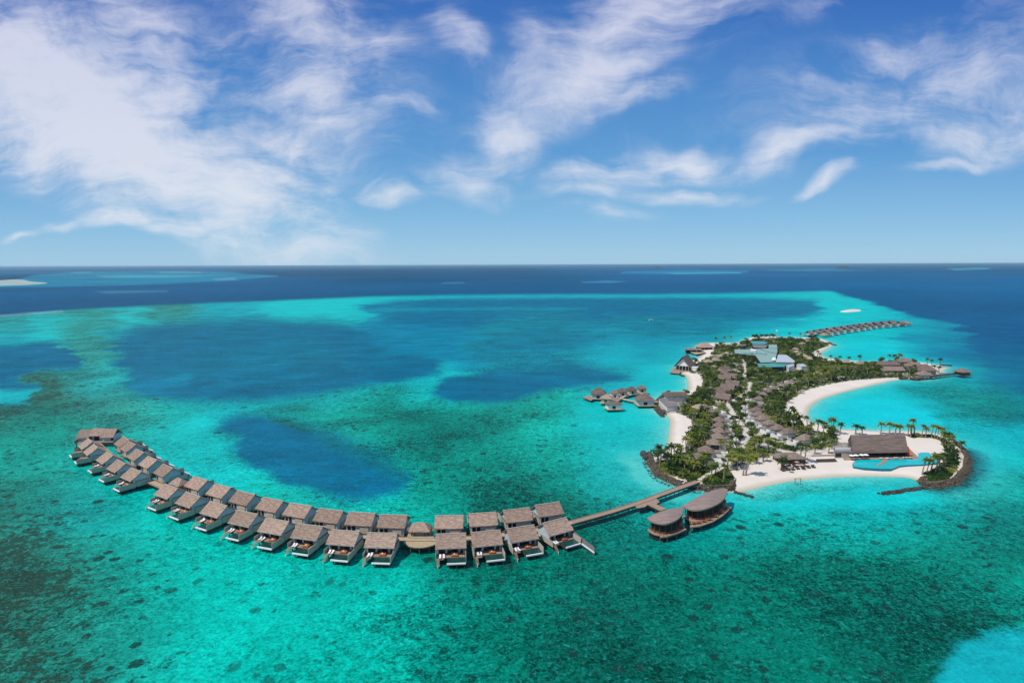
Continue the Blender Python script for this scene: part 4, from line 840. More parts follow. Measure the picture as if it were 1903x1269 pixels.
# ------------------------------------------------------------------ sea walls and groynes of piled rock
ico = [(0, 0, 1)]+[(.894*math.cos(k*1.2566), .894*math.sin(k*1.2566), .447) for k in range(5)]+[(.894*math.cos(k*1.2566+.628), .894*math.sin(k*1.2566+.628), -.447) for k in range(5)]+[(0, 0, -1)]
icof = [(0, 1+k, 1+(k+1) % 5) for k in range(5)]+[(1+k, 6+k, 1+(k+1) % 5) for k in range(5)]+[(1+(k+1) % 5, 6+k, 6+(k+1) % 5) for k in range(5)]+[(6+k, 11, 6+(k+1) % 5) for k in range(5)]
ICO = np.array(ico); ICF = np.array(icof)
def rocks(name, px_line, width, z_top, label, dens=3.0, size=.75, mat='rock', inward=1, zw=0.0):
    pts = np.array(WP(px_line, zw)); seg = np.diff(pts, axis=0); ln = np.hypot(seg[:, 0], seg[:, 1]); tot = ln.sum(); n = int(tot*dens)
    s_ = RS.rand(n)*tot; cum = np.concatenate([[0], np.cumsum(ln)]); idx = np.clip(np.searchsorted(cum, s_)-1, 0, len(ln)-1); t = (s_-cum[idx])/ln[idx]
    p = pts[idx]+seg[idx]*t[:, None]; nr = np.stack([-seg[idx, 1], seg[idx, 0]], -1)/ln[idx][:, None]
    if inward == 0: w_ = (RS.rand(n)-.5)*width; z = z_top*(1-(2*np.abs(w_)/width)**1.5)-.2
    else: w_ = RS.rand(n)*width; z = -.3+(z_top+.2)*np.minimum(w_/width*1.5, 1); w_ = w_*inward
    c = np.concatenate([p+nr*w_[:, None], z[:, None]], 1); sz = size*(.55+.8*RS.rand(n))
    V_ = (ICO[None]*(1+.45*(RS.rand(n, 12, 1)-.5)))*sz[:, None, None]*np.array([1, 1, .75])+c[:, None]
    Fq = (ICF[None]+(np.arange(n)*12)[:, None, None]).reshape(-1, 3)
    o = np_mesh(name, V_.reshape(-1, 3), Fq, M[mat]); tag(o, label, kind='stuff'); return o
rocks('rock_sea_wall', [(1199, 845), (1203, 862), (1218, 886), (1255, 903), (1286, 910), (1312, 914), (1345, 914), (1366, 912), (1372, 902)], 3.0, 2.0, 'brown piled rock sea wall round the left corner of the island', 15, .55, inward=1)
rocks('rock_sea_wall', [(1703, 893), (1708, 899), (1718, 905.5), (1746, 908.5), (1784, 900), (1804, 878), (1807, 856), (1796, 836), (1780, 823)], 3.1, 2.0, 'brown piled rock sea wall curving round the right spit', 17, .55, inward=1)
rocks('rock_footing', [(1720, 909.5), (1748, 912), (1790, 903), (1811, 880), (1815, 856), (1802, 834)], 4.5, .02, 'dark wet rocks lying in shallow water outside the right sea wall', 1.2, .4, 'rock_wet', inward=0)
rocks('rock_footing', [(1196, 850), (1200, 866), (1216, 890), (1254, 907), (1286, 914), (1320, 918), (1350, 917)], 2.0, .1, 'dark wet rocks at the foot of the left sea wall', 2.5, .5, 'rock_wet', inward=0)
rocks('rock_groyne', [(1635, 918.5), (1660, 916), (1690, 911), (1720, 907.5)], 2.6, 1.0, 'thin dark rock groyne reaching left from the right spit', 7, .65, 'rock_wet', inward=0)
rocks('rock_groyne', [(1366, 915), (1380, 919.5), (1400, 924.5)], 2.0, .7, 'short dark rock groyne by the larger leaf restaurant', 6, .6, 'rock_wet', inward=0)
rocks('rock_sea_wall', [(1237, 729), (1220, 742), (1211.5, 754), (1217, 764), (1229, 771.5)], 3.5, 1.6, 'small rock sea wall round the spa lawn', 5, .8, inward=1)
rocks('rock_sea_wall', [(1675, 706), (1688, 705.5), (1703, 708), (1722, 706), (1745, 698)], 4, 1.5, 'dark rock sea wall below the point restaurants', 5, .9, 'rock_wet', inward=1)
rocks('rock_groyne', [(1747, 679), (1760, 679.5), (1769, 680.5)], 3, .9, 'small dark rock groyne off the sandy point', 5, .9, 'rock_wet', inward=0)
rocks('rock_groyne', [(1541, 637), (1546, 640.5), (1553, 642)], 3, .9, 'small dark rock groyne at the far green tip', 4, 1.0, 'rock_wet', inward=0)
rocks('rock_groyne', [(1196, 843), (1199, 848), (1203, 855)], 3, 1.4, 'dark rock knob at the left end of the left sea wall', 6, .9, 'rock_wet', inward=0)
rocks('rock_groyne', [(1223, 766), (1229, 772), (1232, 775)], 2.4, .8, 'little dark rock groyne below the spa lawn', 5, .8, 'rock_wet', inward=0)
rocks('rock_groyne', [(1264, 697), (1270, 700)], 2.5, .8, 'lone dark rock pile in the shallows beside the peaked hall', 4, 1.0, 'rock_wet', inward=0)

# ------------------------------------------------------------------ buildings on the island
def foot(x, y, r): FOOT.append((x, y, r))
def make_pool_villa():
    r = empty('pool_villa', (0, 0, 0)); tag(r, 'v', 'villa')
    w = MB(); w.box(-3.2, 3.2, -2.6, 2.6, 0, 2.8); w.box(3.2, 5.4, -1.6, 2.0, 0, 2.6); w.build('wall', M['white_wall'], r)
    MB().hip(4.3, 3.5, 2.75, 6.0, .2).build('roof', M['thatch_grey'], r)
    MB().hip(1.7, 2.2, 2.62, 3.6, .3, 5.9, .2).build('side_roof', M['thatch_grey'], r)
    MB().box(5.0, 8.0, -1.7, 2.0, 0, 2.6).build('bathroom_wall', M['white_wall'], r)
    c = MB(); c.box(8.0, 11.4, -3.6, -3.3, 0, 2.2); c.box(11.2, 11.5, -3.3, 3.2, 0, 2.4); c.box(5.2, 11.2, 3.0, 3.3, 0, 2.2); c.build('courtyard_wall', M['white_wall'], r)
    MB().box(8.3, 11.0, -3.1, 2.8, 0, .12).build('terrace', M['white_edge'], r)
    MB().box(8.8, 10.4, -2.2, 1.6, .13, .2).build('plunge_pool', M['pool_blue'], r)
    MB().box(-2.4, 2.4, -3.12, -3.0, .2, 2.4).build('window', M['glass'], r); MB().box(-3.52, -3.4, -2.2, 2.2, .2, 2.4).build('window', M['glass'], r)
    return r
pv = Kind(make_pool_villa())
LV = [(1297.7, 850, -8), (1312.4, 836, -12), (1327, 822, -10), (1334.5, 810.5, -5), (1336.5, 799.5, -2), (1338, 789, 0), (1336, 779, 4), (1332, 770, 8), (1322, 762, 14), (1309, 754, 20)]
for i, (a, b_, rz) in enumerate(LV):
    x, y, _ = W(a, b_, 4.5); pv.put((x, y, GZ), math.radians(rz), 'grey thatched white pool villa by the left beach, %s counting from the sea wall' % ORD[i], 'white pool villas of the left row', scale=.97-.02*i)
    c, s = math.cos(math.radians(rz)), math.sin(math.radians(rz)); foot(x, y, 6.2); foot(x+6.2*c, y+6.2*s, 4.2); foot(x+9.6*c, y+9.6*s, 3.4); foot(x+3*c, y+3*s-5, 3.2)
RV = [(1496, 813, 205), (1466, 801, 200), (1446, 794, 195), (1430.5, 785, 195), (1417, 776, 190), (1410, 768.5, 185), (1406, 760, 182), (1405, 751, 178), (1411, 739, 172), (1419, 731, 165), (1427, 725, 160), (1437, 720, 155), (1451, 715.5, 152), (1464, 711, 150), (1477, 706, 150)]
for i, (a, b_, rz) in enumerate(RV):
    x, y, _ = W(a, b_, 4.5); pv.put((x, y, GZ), math.radians(rz), 'thatched white pool villa behind the right lagoon beach, %s from the beach club' % ORD[i], 'white pool villas of the right row', scale=.92-.018*i)
    c, s = math.cos(math.radians(rz)), math.sin(math.radians(rz)); foot(x, y, 5.6); foot(x+6.2*c, y+6.2*s, 3.6); foot(x+9.4*c, y+9.4*s, 2.4)
def make_bungalow():
    r = empty('thatched_bungalow', (0, 0, 0)); tag(r, 'v', 'bungalow')
    MB().box(-3.6, 3.6, -3, 3, 0, 2.8).build('wall', M['cream_wall'], r); MB().hip(5.2, 4.6, 2.75, 6.0, 1.2).build('roof', M['thatch_pale'], r)
    MB().box(-1.2, 1.2, -3.1, -3.0, .1, 2.3).build('door', M['dark'], r); return r
bung = Kind(make_bungalow())
FB = [(1500, 632.5, 10), (1491, 637, 25), (1483, 641.5, 50), (1479, 647, 80), (1482, 652.5, 100), (1489, 657, 120), (1497, 661, 130), (1505, 665, 140)]
for i, (a, b_, rz) in enumerate(FB):
    x, y, _ = W(a, b_, 4.5); bung.put((x, y, GZ), math.radians(rz), 'pale thatched bungalow behind the far lagoon beach, %s from its far end' % ORD[i], 'bungalows of the far lagoon', scale=.72); foot(x, y, 5.5)
GB = [(1557, 670.5, 'grey topped pale bungalow leftmost on the thin north shore'), (1571, 671.5, 'pale bungalow second on the thin north shore'), (1598, 674, 'pale bungalow third on the thin north shore'), (1610, 675, 'pale bungalow on the north shore nearest the point restaurants'), (1519, 694, 'pale thatched bungalow among trees right of the green roofed block'), (1365, 689, 'small pale hut beside the upper winding path'),
      (1300, 756, 'thatched hut above the left row of pool villas'), (1330, 668, 'pale thatched hut beside the small far left cove'), (1316, 671, 'pale thatched hut left above the twin coves'), (1345, 660, 'thatched hut nearest the upper green roofs on the left'), (1360, 641, 'brown thatched hut on the north shore near the dark container')]
for a, b_, lb in GB:
    x, y, _ = W(a, b_, 4.5); bung.put((x, y, GZ), random.random()*.6, lb, scale=.85); foot(x, y, 5)
def make_staff():
    r = empty('gabled_house', (0, 0, 0)); tag(r, 's', 'house')
    MB().box(-6, 6, -4.4, 4.4, 0, 4.2).build('wall', M['cream_wall'], r); MB().gable(7, 5.6, 4.0, 8.2, th=.3).build('roof', M['shingle_dark'], r)
    g = MB()
    for x in (-5.9, 5.9): g.add([(x-.1, -4.4, 4.2), (x-.1, 4.4, 4.2), (x-.1, 0, 7.6), (x+.1, -4.4, 4.2), (x+.1, 4.4, 4.2), (x+.1, 0, 7.6)], [(0, 2, 1), (3, 4, 5), (0, 3, 5, 2), (1, 2, 5, 4)])
    g.build('gable_wall', M['cream_wall'], r)
    for x in (-3.5, 0, 3.5): MB().box(x-.8, x+.8, -4.5, -4.4, 1, 2.8).build('window', M['glass'], r)
    return r
staff = Kind(make_staff())
SH = [(1345, 684, 20), (1352, 690, -25), (1358, 697, -30), (1347, 700, -30), (1362, 710.5, -35), (1353, 717.5, -35), (1345, 724.5, -38), (1345, 735, -40)]
for i, (a, b_, rz) in enumerate(SH):
    x, y, _ = W(a, b_, 6); staff.put((x, y, GZ), math.radians(rz), 'dark grey gabled house in the inner grove, %s from the north' % ORD[i], 'dark gabled houses of the inner grove', scale=.78); foot(x, y, 5.6)

# service block with green sheet roofs
def poly_block(name, pxp, z, label, roof_mat, wall_mat, cat='service building', th=.3, ztop=None, parts=None, parent=None, over=.3):
    c = W(*np.mean(pxp, 0), z); r = empty(name, (c[0], c[1], GZ)); tag(r, label, cat)
    pp = [(W(a, b_, z)[0]-c[0], W(a, b_, z)[1]-c[1]) for a, b_ in pxp]
    MB().prism([(x*.97, y*.97) for x, y in pp], -.3, z-GZ-th).build('wall', M[wall_mat], r)
    MB().prism(pp, z-GZ-th, z-GZ).build('roof', M[roof_mat], r)
    xs = [p[0] for p in pp]; ys = [p[1] for p in pp]
    nxx = max(2, int((max(xs)-min(xs))/7)); nyy = max(2, int((max(ys)-min(ys))/7))
    for i in range(nxx):
        for j in range(nyy):
            fx = min(xs)+(i+.5)*(max(xs)-min(xs))/nxx; fy = min(ys)+(j+.5)*(max(ys)-min(ys))/nyy
            if inside(pp, np.array([fx]), np.array([fy]))[0]: foot(c[0]+fx, c[1]+fy, 6.0)
    return r, pp
def cpx(x, y, ox, oy, k): return (ox+x/k, oy+y/k)
g6 = lambda L_: [cpx(x, y, 1360, 610, 12.69) for x, y in L_]
r, pp = poly_block('green_roofed_hall', g6([(60, 500), (420, 495), (650, 485), (860, 560), (1060, 600), (1020, 790), (680, 805), (560, 640), (70, 585)]), 7.0, 'largest grey green sheet roofed hall in the service block', 'green_roof', 'dark')
for k, (x, y) in enumerate(((-12, 3), (4, -9), (10, 2), (-3, 6))): MB().box(x-1.6, x+1.6, y-.8, y+.8, 7.0-GZ, 8.0-GZ).build('roof_unit', M['metal'], r)
for x0_, y0_, x1_, y1_ in ((-15, -1.5, 9, -1.1), (-6, -9, -5.6, 7), (5, -10, 5.4, 6), (-15, 4.4, 6, 4.8)):
    MB().box(x0_, x1_, y0_, y1_, 7.0-GZ, 7.35-GZ).build('parapet', M['teal_roof'], r)
poly_block('green_roofed_hall', g6([(660, 483), (880, 475), (1075, 472), (1075, 540), (1060, 592), (868, 552)]), 7.6, 'bright green sheet roofed hall behind the largest hall', 'green_roof', 'dark')
poly_block('green_roofed_hall', g6([(870, 382), (1060, 388), (1072, 464), (870, 468)]), 7.8, 'small green sheet roofed hall furthest right at the back', 'green_roof', 'dark')
poly_block('grey_roofed_hall', g6([(480, 385), (850, 392), (790, 466), (520, 452)]), 7.4, 'grey roofed hall in the back of the service block', 'grey_roof', 'dark')
poly_block('teal_roofed_hall', g6([(420, 302), (760, 303), (850, 342), (820, 376), (500, 372)]), 6.5, 'teal roofed hall at the north shore of the service block', 'teal_roof', 'dark')
poly_block('pale_roofed_hall', g6([(1085, 622), (1285, 624), (1480, 762), (1478, 800), (1030, 792), (1070, 700)]), 7.8, 'pale blue white roofed hall in the right front of the service block', 'pale_roof', 'cream_wall')
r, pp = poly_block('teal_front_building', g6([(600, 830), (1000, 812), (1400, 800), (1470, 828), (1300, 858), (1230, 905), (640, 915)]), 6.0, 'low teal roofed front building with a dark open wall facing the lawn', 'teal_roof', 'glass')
poly_block('white_block_house', g6([(1240, 862), (1440, 838), (1480, 868), (1345, 925)]), 5.6, 'white walled block house at the front right of the teal building', 'pale_roof', 'white_wall')
poly_block('white_block_house', g6([(1525, 842), (1680, 835), (1780, 885), (1650, 905)]), 5.4, 'white walled block house standing apart on the right of the service block', 'pale_roof', 'white_wall')
poly_block('white_plant_room', g6([(435, 475), (575, 505), (575, 530), (480, 530)]), 9.0, 'small white plant room on the left edge of the green roofs', 'white_edge', 'white_wall')
poly_block('dark_container', g6([(190, 385), (330, 388), (330, 410), (190, 410)]), 6.5, 'black container like shed left of the grey roofed hall', 'grey_roof', 'glass')
x, y, _ = W(1438.5, 669, 8); r = empty('satellite_dome', (x, y, 7.4), 0, 'round white dome on the edge of the largest green roof', 'dome')
m = MB(); vs = []; fs = []
for i in range(7):
    for k in range(12): t = math.pi/2*i/6; vs.append((2.3*math.cos(t)*math.cos(k*math.pi/6), 2.3*math.cos(t)*math.sin(k*math.pi/6), 2.6*math.sin(t)+.6))
for i in range(6):
    for k in range(12): fs.append((i*12+k, i*12+(k+1) % 12, (i+1)*12+(k+1) % 12, (i+1)*12+k))
m.add(vs, fs); m.build('shell', M['white_edge'], r, True); MB().tube((0, 0, -.4), (0, 0, .7), 1.6, n=12).build('base', M['metal'], r)
x, y, _ = W(1443, 631, GZ); r = empty('radio_mast', (x, y, GZ), 0, 'slim white mast standing on the north shore above the palms', 'mast')
MB().tube((0, 0, 0), (0, 0, 11), .35, .25).build('pole', M['metal'], r); MB().tube((0, 0, 10.6), (0, 0, 13), 1.0, .8, 8).build('antenna', M['white_edge'], r)

# tall peaked hall
x, y, _ = W(1268.5, 688, GZ); A_H = math.radians(-30)
r = empty('peaked_hall', (x, y, GZ), A_H, 'steep dark thatched hall with pale triangular gable on the left shore', 'hall'); foot(x, y, 9); foot(x+6, y+9, 9)
rf = MB(); hw = 8.2; D_ = 17
rf.add([(-hw, -2, 3.2), (0, -3.2, 13.2), (hw, -2, 3.2), (-hw, D_, 3.2), (0, D_+1, 13.2), (hw, D_, 3.2), (-hw+.4, -2, 2.8), (0, -3.1, 12.6), (hw-.4, -2, 2.8), (-hw+.4, D_, 2.8), (0, D_+.9, 12.6), (hw-.4, D_, 2.8)],
       [(0, 1, 4, 3), (1, 2, 5, 4), (6, 9, 10, 7), (7, 10, 11, 8), (0, 6, 7, 1), (1, 7, 8, 2), (3, 4, 10, 9), (4, 5, 11, 10), (0, 3, 9, 6), (2, 8, 11, 5)])
rf.build('roof', M['shingle_dark'], r)
g = MB(); g.add([(-6.2, -.6, 4.2), (6.2, -.6, 4.2), (0, -.6, 11.2), (-6.2, -.3, 4.2), (6.2, -.3, 4.2), (0, -.3, 11.2)], [(0, 1, 2), (3, 5, 4), (0, 3, 4, 1), (1, 4, 5, 2), (2, 5, 3, 0)]); g.build('gable_wall', M['white_wall'], r)
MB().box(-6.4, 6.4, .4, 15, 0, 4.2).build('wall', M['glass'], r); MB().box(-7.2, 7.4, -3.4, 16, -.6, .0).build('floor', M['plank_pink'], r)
for xx in (-5.8, -3, 0, 3, 5.8): MB().box(xx-.18, xx+.18, -.9, -.6, 0, 4.2).build('post', M['cream_wall'], r)
g = MB(); g.box(7.6, 13, .5, 6, 0, 3.2); g.build('side_wing', M['white_wall'], r); MB().box(7.4, 13.3, .2, 6.3, 3.21, 3.5).build('side_wing_roof', M['white_edge'], r)
plat('hall_deck', [(1244, 692), (1262, 694), (1266, 690), (1256, 682), (1249, 686)], 1.6, .35, 'low wooden deck over the water left of the peaked hall', M['plank_pink'], 'deck')
# jetty restaurant to the north west
plat('cove_deck', [(1273, 650), (1293, 658.5), (1303, 657), (1312, 655), (1300, 646), (1282, 647.5)], 2.2, .4, 'dark deck over the water under the hipped roof restaurant', M['plank'], 'deck')
def roof_house(name, px, py, z, rz, hx, hy, h, ridge, label, mat='thatch_grey', wall='dark', cat='restaurant', wz=None, base=GZ, group=None, hipped=True):
    x, y, _ = W(px, py, z); r = empty(name, (x, y, base), math.radians(rz), label, cat, group); e = z-base-h*.45
    MB().box(-hx*.8, hx*.8, -hy*.78, hy*.78, 0, e).build('wall', M[wall], r)
    (MB().hip(hx, hy, e, e+h, ridge) if hipped else MB().gable(hx, hy, e, e+h, th=.3)).build('roof', M[mat], r)
    for sx_ in (-.9, -.3, .3, .9): MB().box(hx*sx_-.15, hx*sx_+.15, -hy*.9-.15, -hy*.9+.15, 0, e+.1).build('post', M['cream_wall'], r)
    foot(x, y, max(hx, hy)*.95)
    return r
roof_house('hipped_restaurant', 1309, 641, 6, 8, 9.5, 7, 5.0, 3.5, 'broad pink brown hipped roof restaurant at the far left cove', 'thatch')
roof_house('flat_pavilion', 1288, 648.5, 5, -6, 10, 6, 1.4, 7, 'low flat dark pavilion on the cove deck', 'thatch_grey')
# spa on the left shore
roof_house('spa_house', 1255, 731, 8, 6, 8.2, 6.0, 2.2, 6.5, 'brown low roofed spa house with white walls on the left shore', 'shingle_dark', 'white_wall', 'spa')
r, pp = poly_block('spa_terrace', [(1224, 741), (1233, 739), (1258, 748), (1260, 754), (1240, 757)], 4.2, 'white walled roof terrace in front of the brown spa house', 'grey_roof', 'white_wall', 'terrace')
MB().box(-1, 5, -2.2, 1.2, 4.2-GZ+.02, 4.2-GZ+.2).build('pergola_floor', M['plank_pink'], r)
# overwater cluster on the left
def ow(px, py, rz, hx, hy, label, wall='grey_wall', mat='thatch_grey', h=3.2, ridge=1.0, hipped=True, wz=5.6, group='overwater huts of the spa jetty'):
    x, y, _ = W(px, py, wz); r = empty('overwater_hut', (x, y, 0), math.radians(rz), label, 'hut', group)
    MB().box(-hx*1.02, hx*1.02, -hy*1.1, hy*1.0, 1.7, 2.0).build('deck', M['plank'], r)
    MB().box(-hx*.82, hx*.82, -hy*.82, hy*.8, 2.0, 5.1).build('wall', M[wall], r)
    (MB().hip(hx, hy, 5.0, 5.0+h, ridge) if hipped else MB().gable(hx, hy, 5.1, 5.0+h, th=.3)).build('roof', M[mat], r)
    MB().box(-hx*.3, hx*.1, -hy*.82-.1, -hy*.82, 2.2, 4.2).build('door', M['dark'], r)
    for a_ in (-.8, .8):
        for b__ in (-.9, .8): MB().tube((hx*a_, hy*b__, -1), (hx*a_, hy*b__, 1.7), .2, n=5).build('stilt', M['stilt'], r)
    return r
ow(1112.5, 729.5, -6, 5.8, 5.2, 'large hipped overwater hut leftmost on the spa jetty', ridge=.8, h=4.6, mat='shingle_dark')
ow(1141.5, 728.5, 8, 3.0, 3.6, 'white walled overwater hut first in the upper jetty row', 'white_wall', 'thatch_grey', 2.2)
ow(1156, 725.5, 12, 3.5, 3.8, 'cream overwater hut second in the upper jetty row', 'cream_wall', 'shingle_dark', 2.6)
ow(1173.5, 722.5, 14, 3.6, 3.8, 'cream overwater hut third in the upper jetty row', 'cream_wall', 'shingle_dark', 2.6)
ow(1192.5, 719.5, 5, 3.4, 3.6, 'tall cream overwater hut last in the upper jetty row', 'cream_wall', 'shingle_dark', 2.2)
ow(1128, 738, -16, 4.4, 4.2, 'brown roofed overwater hut between the two big jetty huts', 'cream_wall', 'thatch', 2.6)
ow(1140, 748.5, 8, 5.6, 4.2, 'white walled overwater hut nearest on the spa jetty', 'white_wall', 'shingle_dark', 1.8)
ow(1198.5, 741, 2, 6.6, 5.8, 'big hipped overwater hut where the spa jetty meets the island', 'grey_wall', 'shingle_dark', 5.0, .6)
walkway('spa_jetty', [(1140, 742), (1152, 740), (1163, 735), (1180, 731.5), (1202, 730.5)], 2.6, 2.1, 'pale wooden jetty curving along the upper row of overwater huts', M['path'], step=9)
walkway('spa_jetty', [(1156, 740.5), (1168, 743.5), (1184, 746.5)], 2.4, 2.1, 'short pale jetty leading to the big hipped hut', M['path'], step=8)
walkway('spa_jetty', [(1212, 747), (1224, 746)], 2.6, 2.1, 'short pale gangway from the big hipped hut to the spa shore', M['path'], step=8)
plat('jetty_deck', [(1135, 739), (1150, 738), (1154, 742), (1145, 748), (1136, 745)], 2.15, .3, 'pinkish deck at the fork of the spa jetty', M['plank_pink'], 'deck')
plat('hut_deck', [(1083, 737.5), (1096, 734), (1104, 741), (1098, 744)], 2.1, .3, 'little deck sticking out left of the large hipped hut', M['plank_pink'], 'deck')

# far row of overwater villas
def make_far():
    r = empty('overwater_villa', (0, 0, 0)); tag(r, 'v', 'overwater villa')
    MB().box(-4.8, 4.8, -8.5, 5, 2.4, 2.8).build('deck', M['plank_pink'], r); MB().box(-4.4, 4.4, -3, 4.2, 2.8, 6).build('wall', M['grey_wall'], r)
    MB().gable(6.6, 6.0, 5.3, 9.0, th=.4).build('roof', M['thatch_point'], r); MB().box(-.5, 4.6, -9.6, -8.5, 1.6, 2.5).build('pool_basin', M['white_edge'], r)
    for x in (-4, 4): MB().tube((x, -7.5, -1), (x, -7.5, 2.4), .2, n=5).build('stilt', M['stilt'], r)
    return r
farv = Kind(make_far())
cl = [Vector(W(a, b_, 5)[:2]) for a, b_ in [(1508, 620.5), (1545, 614), (1580, 609.5), (1612, 604.5), (1645, 601.5), (1672, 599.5)]]
def along(pl, t):
    ls = [(pl[i+1]-pl[i]).length for i in range(len(pl)-1)]; s_ = t*sum(ls)
    for i, l in enumerate(ls):
        if s_ <= l or i == len(ls)-1: d = (pl[i+1]-pl[i]).normalized(); return pl[i]+d*s_, d
        s_ -= l
for k in range(13):
    p, d = along(cl, (k+.5)/13); a = math.atan2(d.y, d.x); n_ = Vector((-d.y, d.x))
    if k != 0: q = p-n_*7.2; farv.put((q.x, q.y, 0), a, 'thatched villa in the near side of the distant overwater row, %s from the island' % ORD[k-1], 'villas of the distant overwater row', scale=.92)
    q = p+n_*7.2; farv.put((q.x, q.y, 0), a+math.pi, 'thatched villa on the hidden side of the distant overwater row, %s from the island' % ORD[k], 'villas of the distant overwater row', scale=.92)
walkway('far_boardwalk', [(1506, 624), (1516, 619.5), (1545, 615.5), (1580, 611), (1612, 606), (1645, 603), (1672, 601)], 4.5, 2.9, 'distant boardwalk running through the far overwater villas', M['plank'], step=25)
roof_house('jetty_gatehouse', 1532, 620.5, 5, 20, 5, 5, 4, .4, 'small pointed gatehouse where the distant row begins', 'thatch_pale', 'cream_wall', 'gatehouse', base=2.5); FOOT.pop()
roof_house('end_villa', 1682, 599, 6, 0, 8, 7, 4, 2, 'wide thatched villa at the tip of the distant row', 'thatch', 'grey_wall', 'overwater villa', base=2.5); FOOT.pop()

# restaurants at the eastern point
G_ = 'thatched restaurants of the eastern point'
roof_house('long_restaurant', 1643, 674, 6, -2, 12, 5, 3.0, 0, 'long gabled pink thatch roof at the point, behind the lower roof', 'thatch_point', 'cream_wall', group=G_, hipped=False)
roof_house('long_restaurant', 1655, 684, 5.5, -2, 10.5, 5.5, 3.0, 0, 'lower gabled pink thatch roof with a pale terrace facing the lagoon', 'thatch_point', 'cream_wall', group=G_, hipped=False)
roof_house('hipped_restaurant', 1681, 668.5, 6.5, -8, 6.8, 5.2, 3.8, 2, 'hipped thatch roof at the back of the point beside the leafy palms', 'thatch_point', 'cream_wall', group=G_)
roof_house('hipped_restaurant', 1699, 677, 6.5, -15, 7.6, 5.6, 3.8, 3, 'middle hipped thatch roof of the point', 'thatch_point', 'white_wall', group=G_)
roof_house('hipped_restaurant', 1719, 682, 7, -18, 9, 7, 5.2, 1, 'largest hipped thatch roof near the sandy tip', 'thatch_point', 'cream_wall', group=G_)
roof_house('hipped_restaurant', 1717, 692.5, 5.5, 0, 5.6, 4.6, 3.6, .6, 'small hipped thatch roof directly above the dark sea wall', 'thatch_point', 'cream_wall', group=G_)
walkway('point_jetty', [(1728, 700), (1748, 696.5), (1764, 694.5), (1782, 693.5)], 3.2, 2.6, 'dark jetty from the point to the lone water pavilion', M['plank_dark'], step=7)
x, y, _ = W(1788.5, 690, 5.2); r = empty('water_pavilion', (x, y, 0), math.radians(8), 'lone square water pavilion with brown hipped roof at the end of the point jetty', 'pavilion')
MB().box(-5, 5, -5, 5, 2.2, 2.6).build('deck', M['plank_dark'], r); MB().box(-4, 4, -4, 4, 2.6, 5).build('wall', M['brown_wood'], r); MB().hip(5.4, 5.4, 4.9, 8.0, .5).build('roof', M['thatch_point'], r)
for a_ in (-4.4, -1.5, 1.5, 4.4): MB().tube((a_, -4.6, -1), (a_, -4.6, 2.2), .2, n=5).build('stilt', M['stilt'], r)
x, y, _ = W(1660, 695, GZ); r = empty('terrace', (x, y, GZ), 0, 'white low wall terrace before the lower gabled roof of the point', 'terrace')
MB().box(-12, 12, -2, 2, 0, .35).build('floor', M['white_edge'], r); MB().box(-12, 12, -2.5, -2.01, 0, 1.1).build('parapet', M['white_wall'], r); MB().box(-7.5, 7.5, -1.2, 1.4, 2.2, 2.4).build('pergola_roof', M['dark'], r)
for a_ in (-7, 0, 7): MB().box(a_-.12, a_+.12, -1.1, -.9, .35, 2.2).build('post', M['dark'], r)

# ------------------------------------------------------------------ beach club
zE = 4.9
pL = Vector(W(1584, 838.3, zE)[:2]); pR = Vector(W(1688, 836.6, zE)[:2]); uu = (pR-pL).normalized(); hw = (pR-pL).length/2; mid = (pL+pR)/2; rz = math.atan2(uu.y, uu.x); nn_ = Vector((-uu.y, uu.x))
r = empty('beach_club', (mid.x, mid.y, GZ), rz, 'big beach club under a dark shingled roof behind the pool', 'beach club'); foot(mid.x, mid.y+6, 17); foot(mid.x-12, mid.y+6, 12); foot(mid.x+12, mid.y+6, 12); foot(mid.x-20, mid.y+4, 8)
zz = zE-GZ
rf = MB(); rf.add([(-hw, 0, zz-.3), (hw, 0, zz-.3), (hw, 9.0, zz+5.6), (-hw, 9.0, zz+5.6), (-hw, 0, zz), (hw, 0, zz), (hw, 9.0, zz+5.95), (-hw, 9.0, zz+5.95)], [(0, 3, 2, 1), (4, 5, 6, 7), (0, 1, 5, 4), (1, 2, 6, 5), (3, 0, 4, 7)])
rf.add([(-hw, 9.0, zz+5.6), (hw, 9.0, zz+5.6), (hw, 17.5, zz), (-hw, 17.5, zz), (-hw, 9.0, zz+5.95), (hw, 9.0, zz+5.95), (hw, 17.5, zz+.3), (-hw, 17.5, zz+.3)], [(0, 3, 2, 1), (4, 5, 6, 7), (2, 3, 7, 6), (1, 2, 6, 5), (3, 0, 4, 7)])
ro = rf.build('roof', M['shingle_dark'], r)
MB().add([(-hw-2.6, -1.4, zz-.75), (hw, -1.4, zz-.75), (hw, -.02, zz-.34), (-hw-2.6, -.02, zz-.34), (-hw-2.6, -1.4, zz-.6), (hw, -1.4, zz-.6), (hw, -.02, zz-.15), (-hw-2.6, -.02, zz-.15)], [(0, 3, 2, 1), (4, 5, 6, 7), (0, 1, 5, 4), (1, 2, 6, 5), (2, 3, 7, 6), (3, 0, 4, 7)]).build('eave', M['shingle_dark'], ro)
g = MB()
for x in (-hw+.3, hw-.3): g.add([(x-.12, 1, 0), (x-.12, 16.5, 0), (x-.12, 16.5, zz+.3), (x-.12, 9, zz+5.3), (x-.12, 1, zz+.3), (x+.12, 1, 0), (x+.12, 16.5, 0), (x+.12, 16.5, zz+.3), (x+.12, 9, zz+5.3), (x+.12, 1, zz+.3)], [(0, 4, 3, 2, 1), (5, 6, 7, 8, 9), (0, 5, 9, 4), (1, 2, 7, 6), (4, 9, 8, 3), (3, 8, 7, 2)])
g.box(-hw+.5, hw-.5, 16.0, 16.3, 0, zz); g.build('wall', M['shingle_dark'], r)
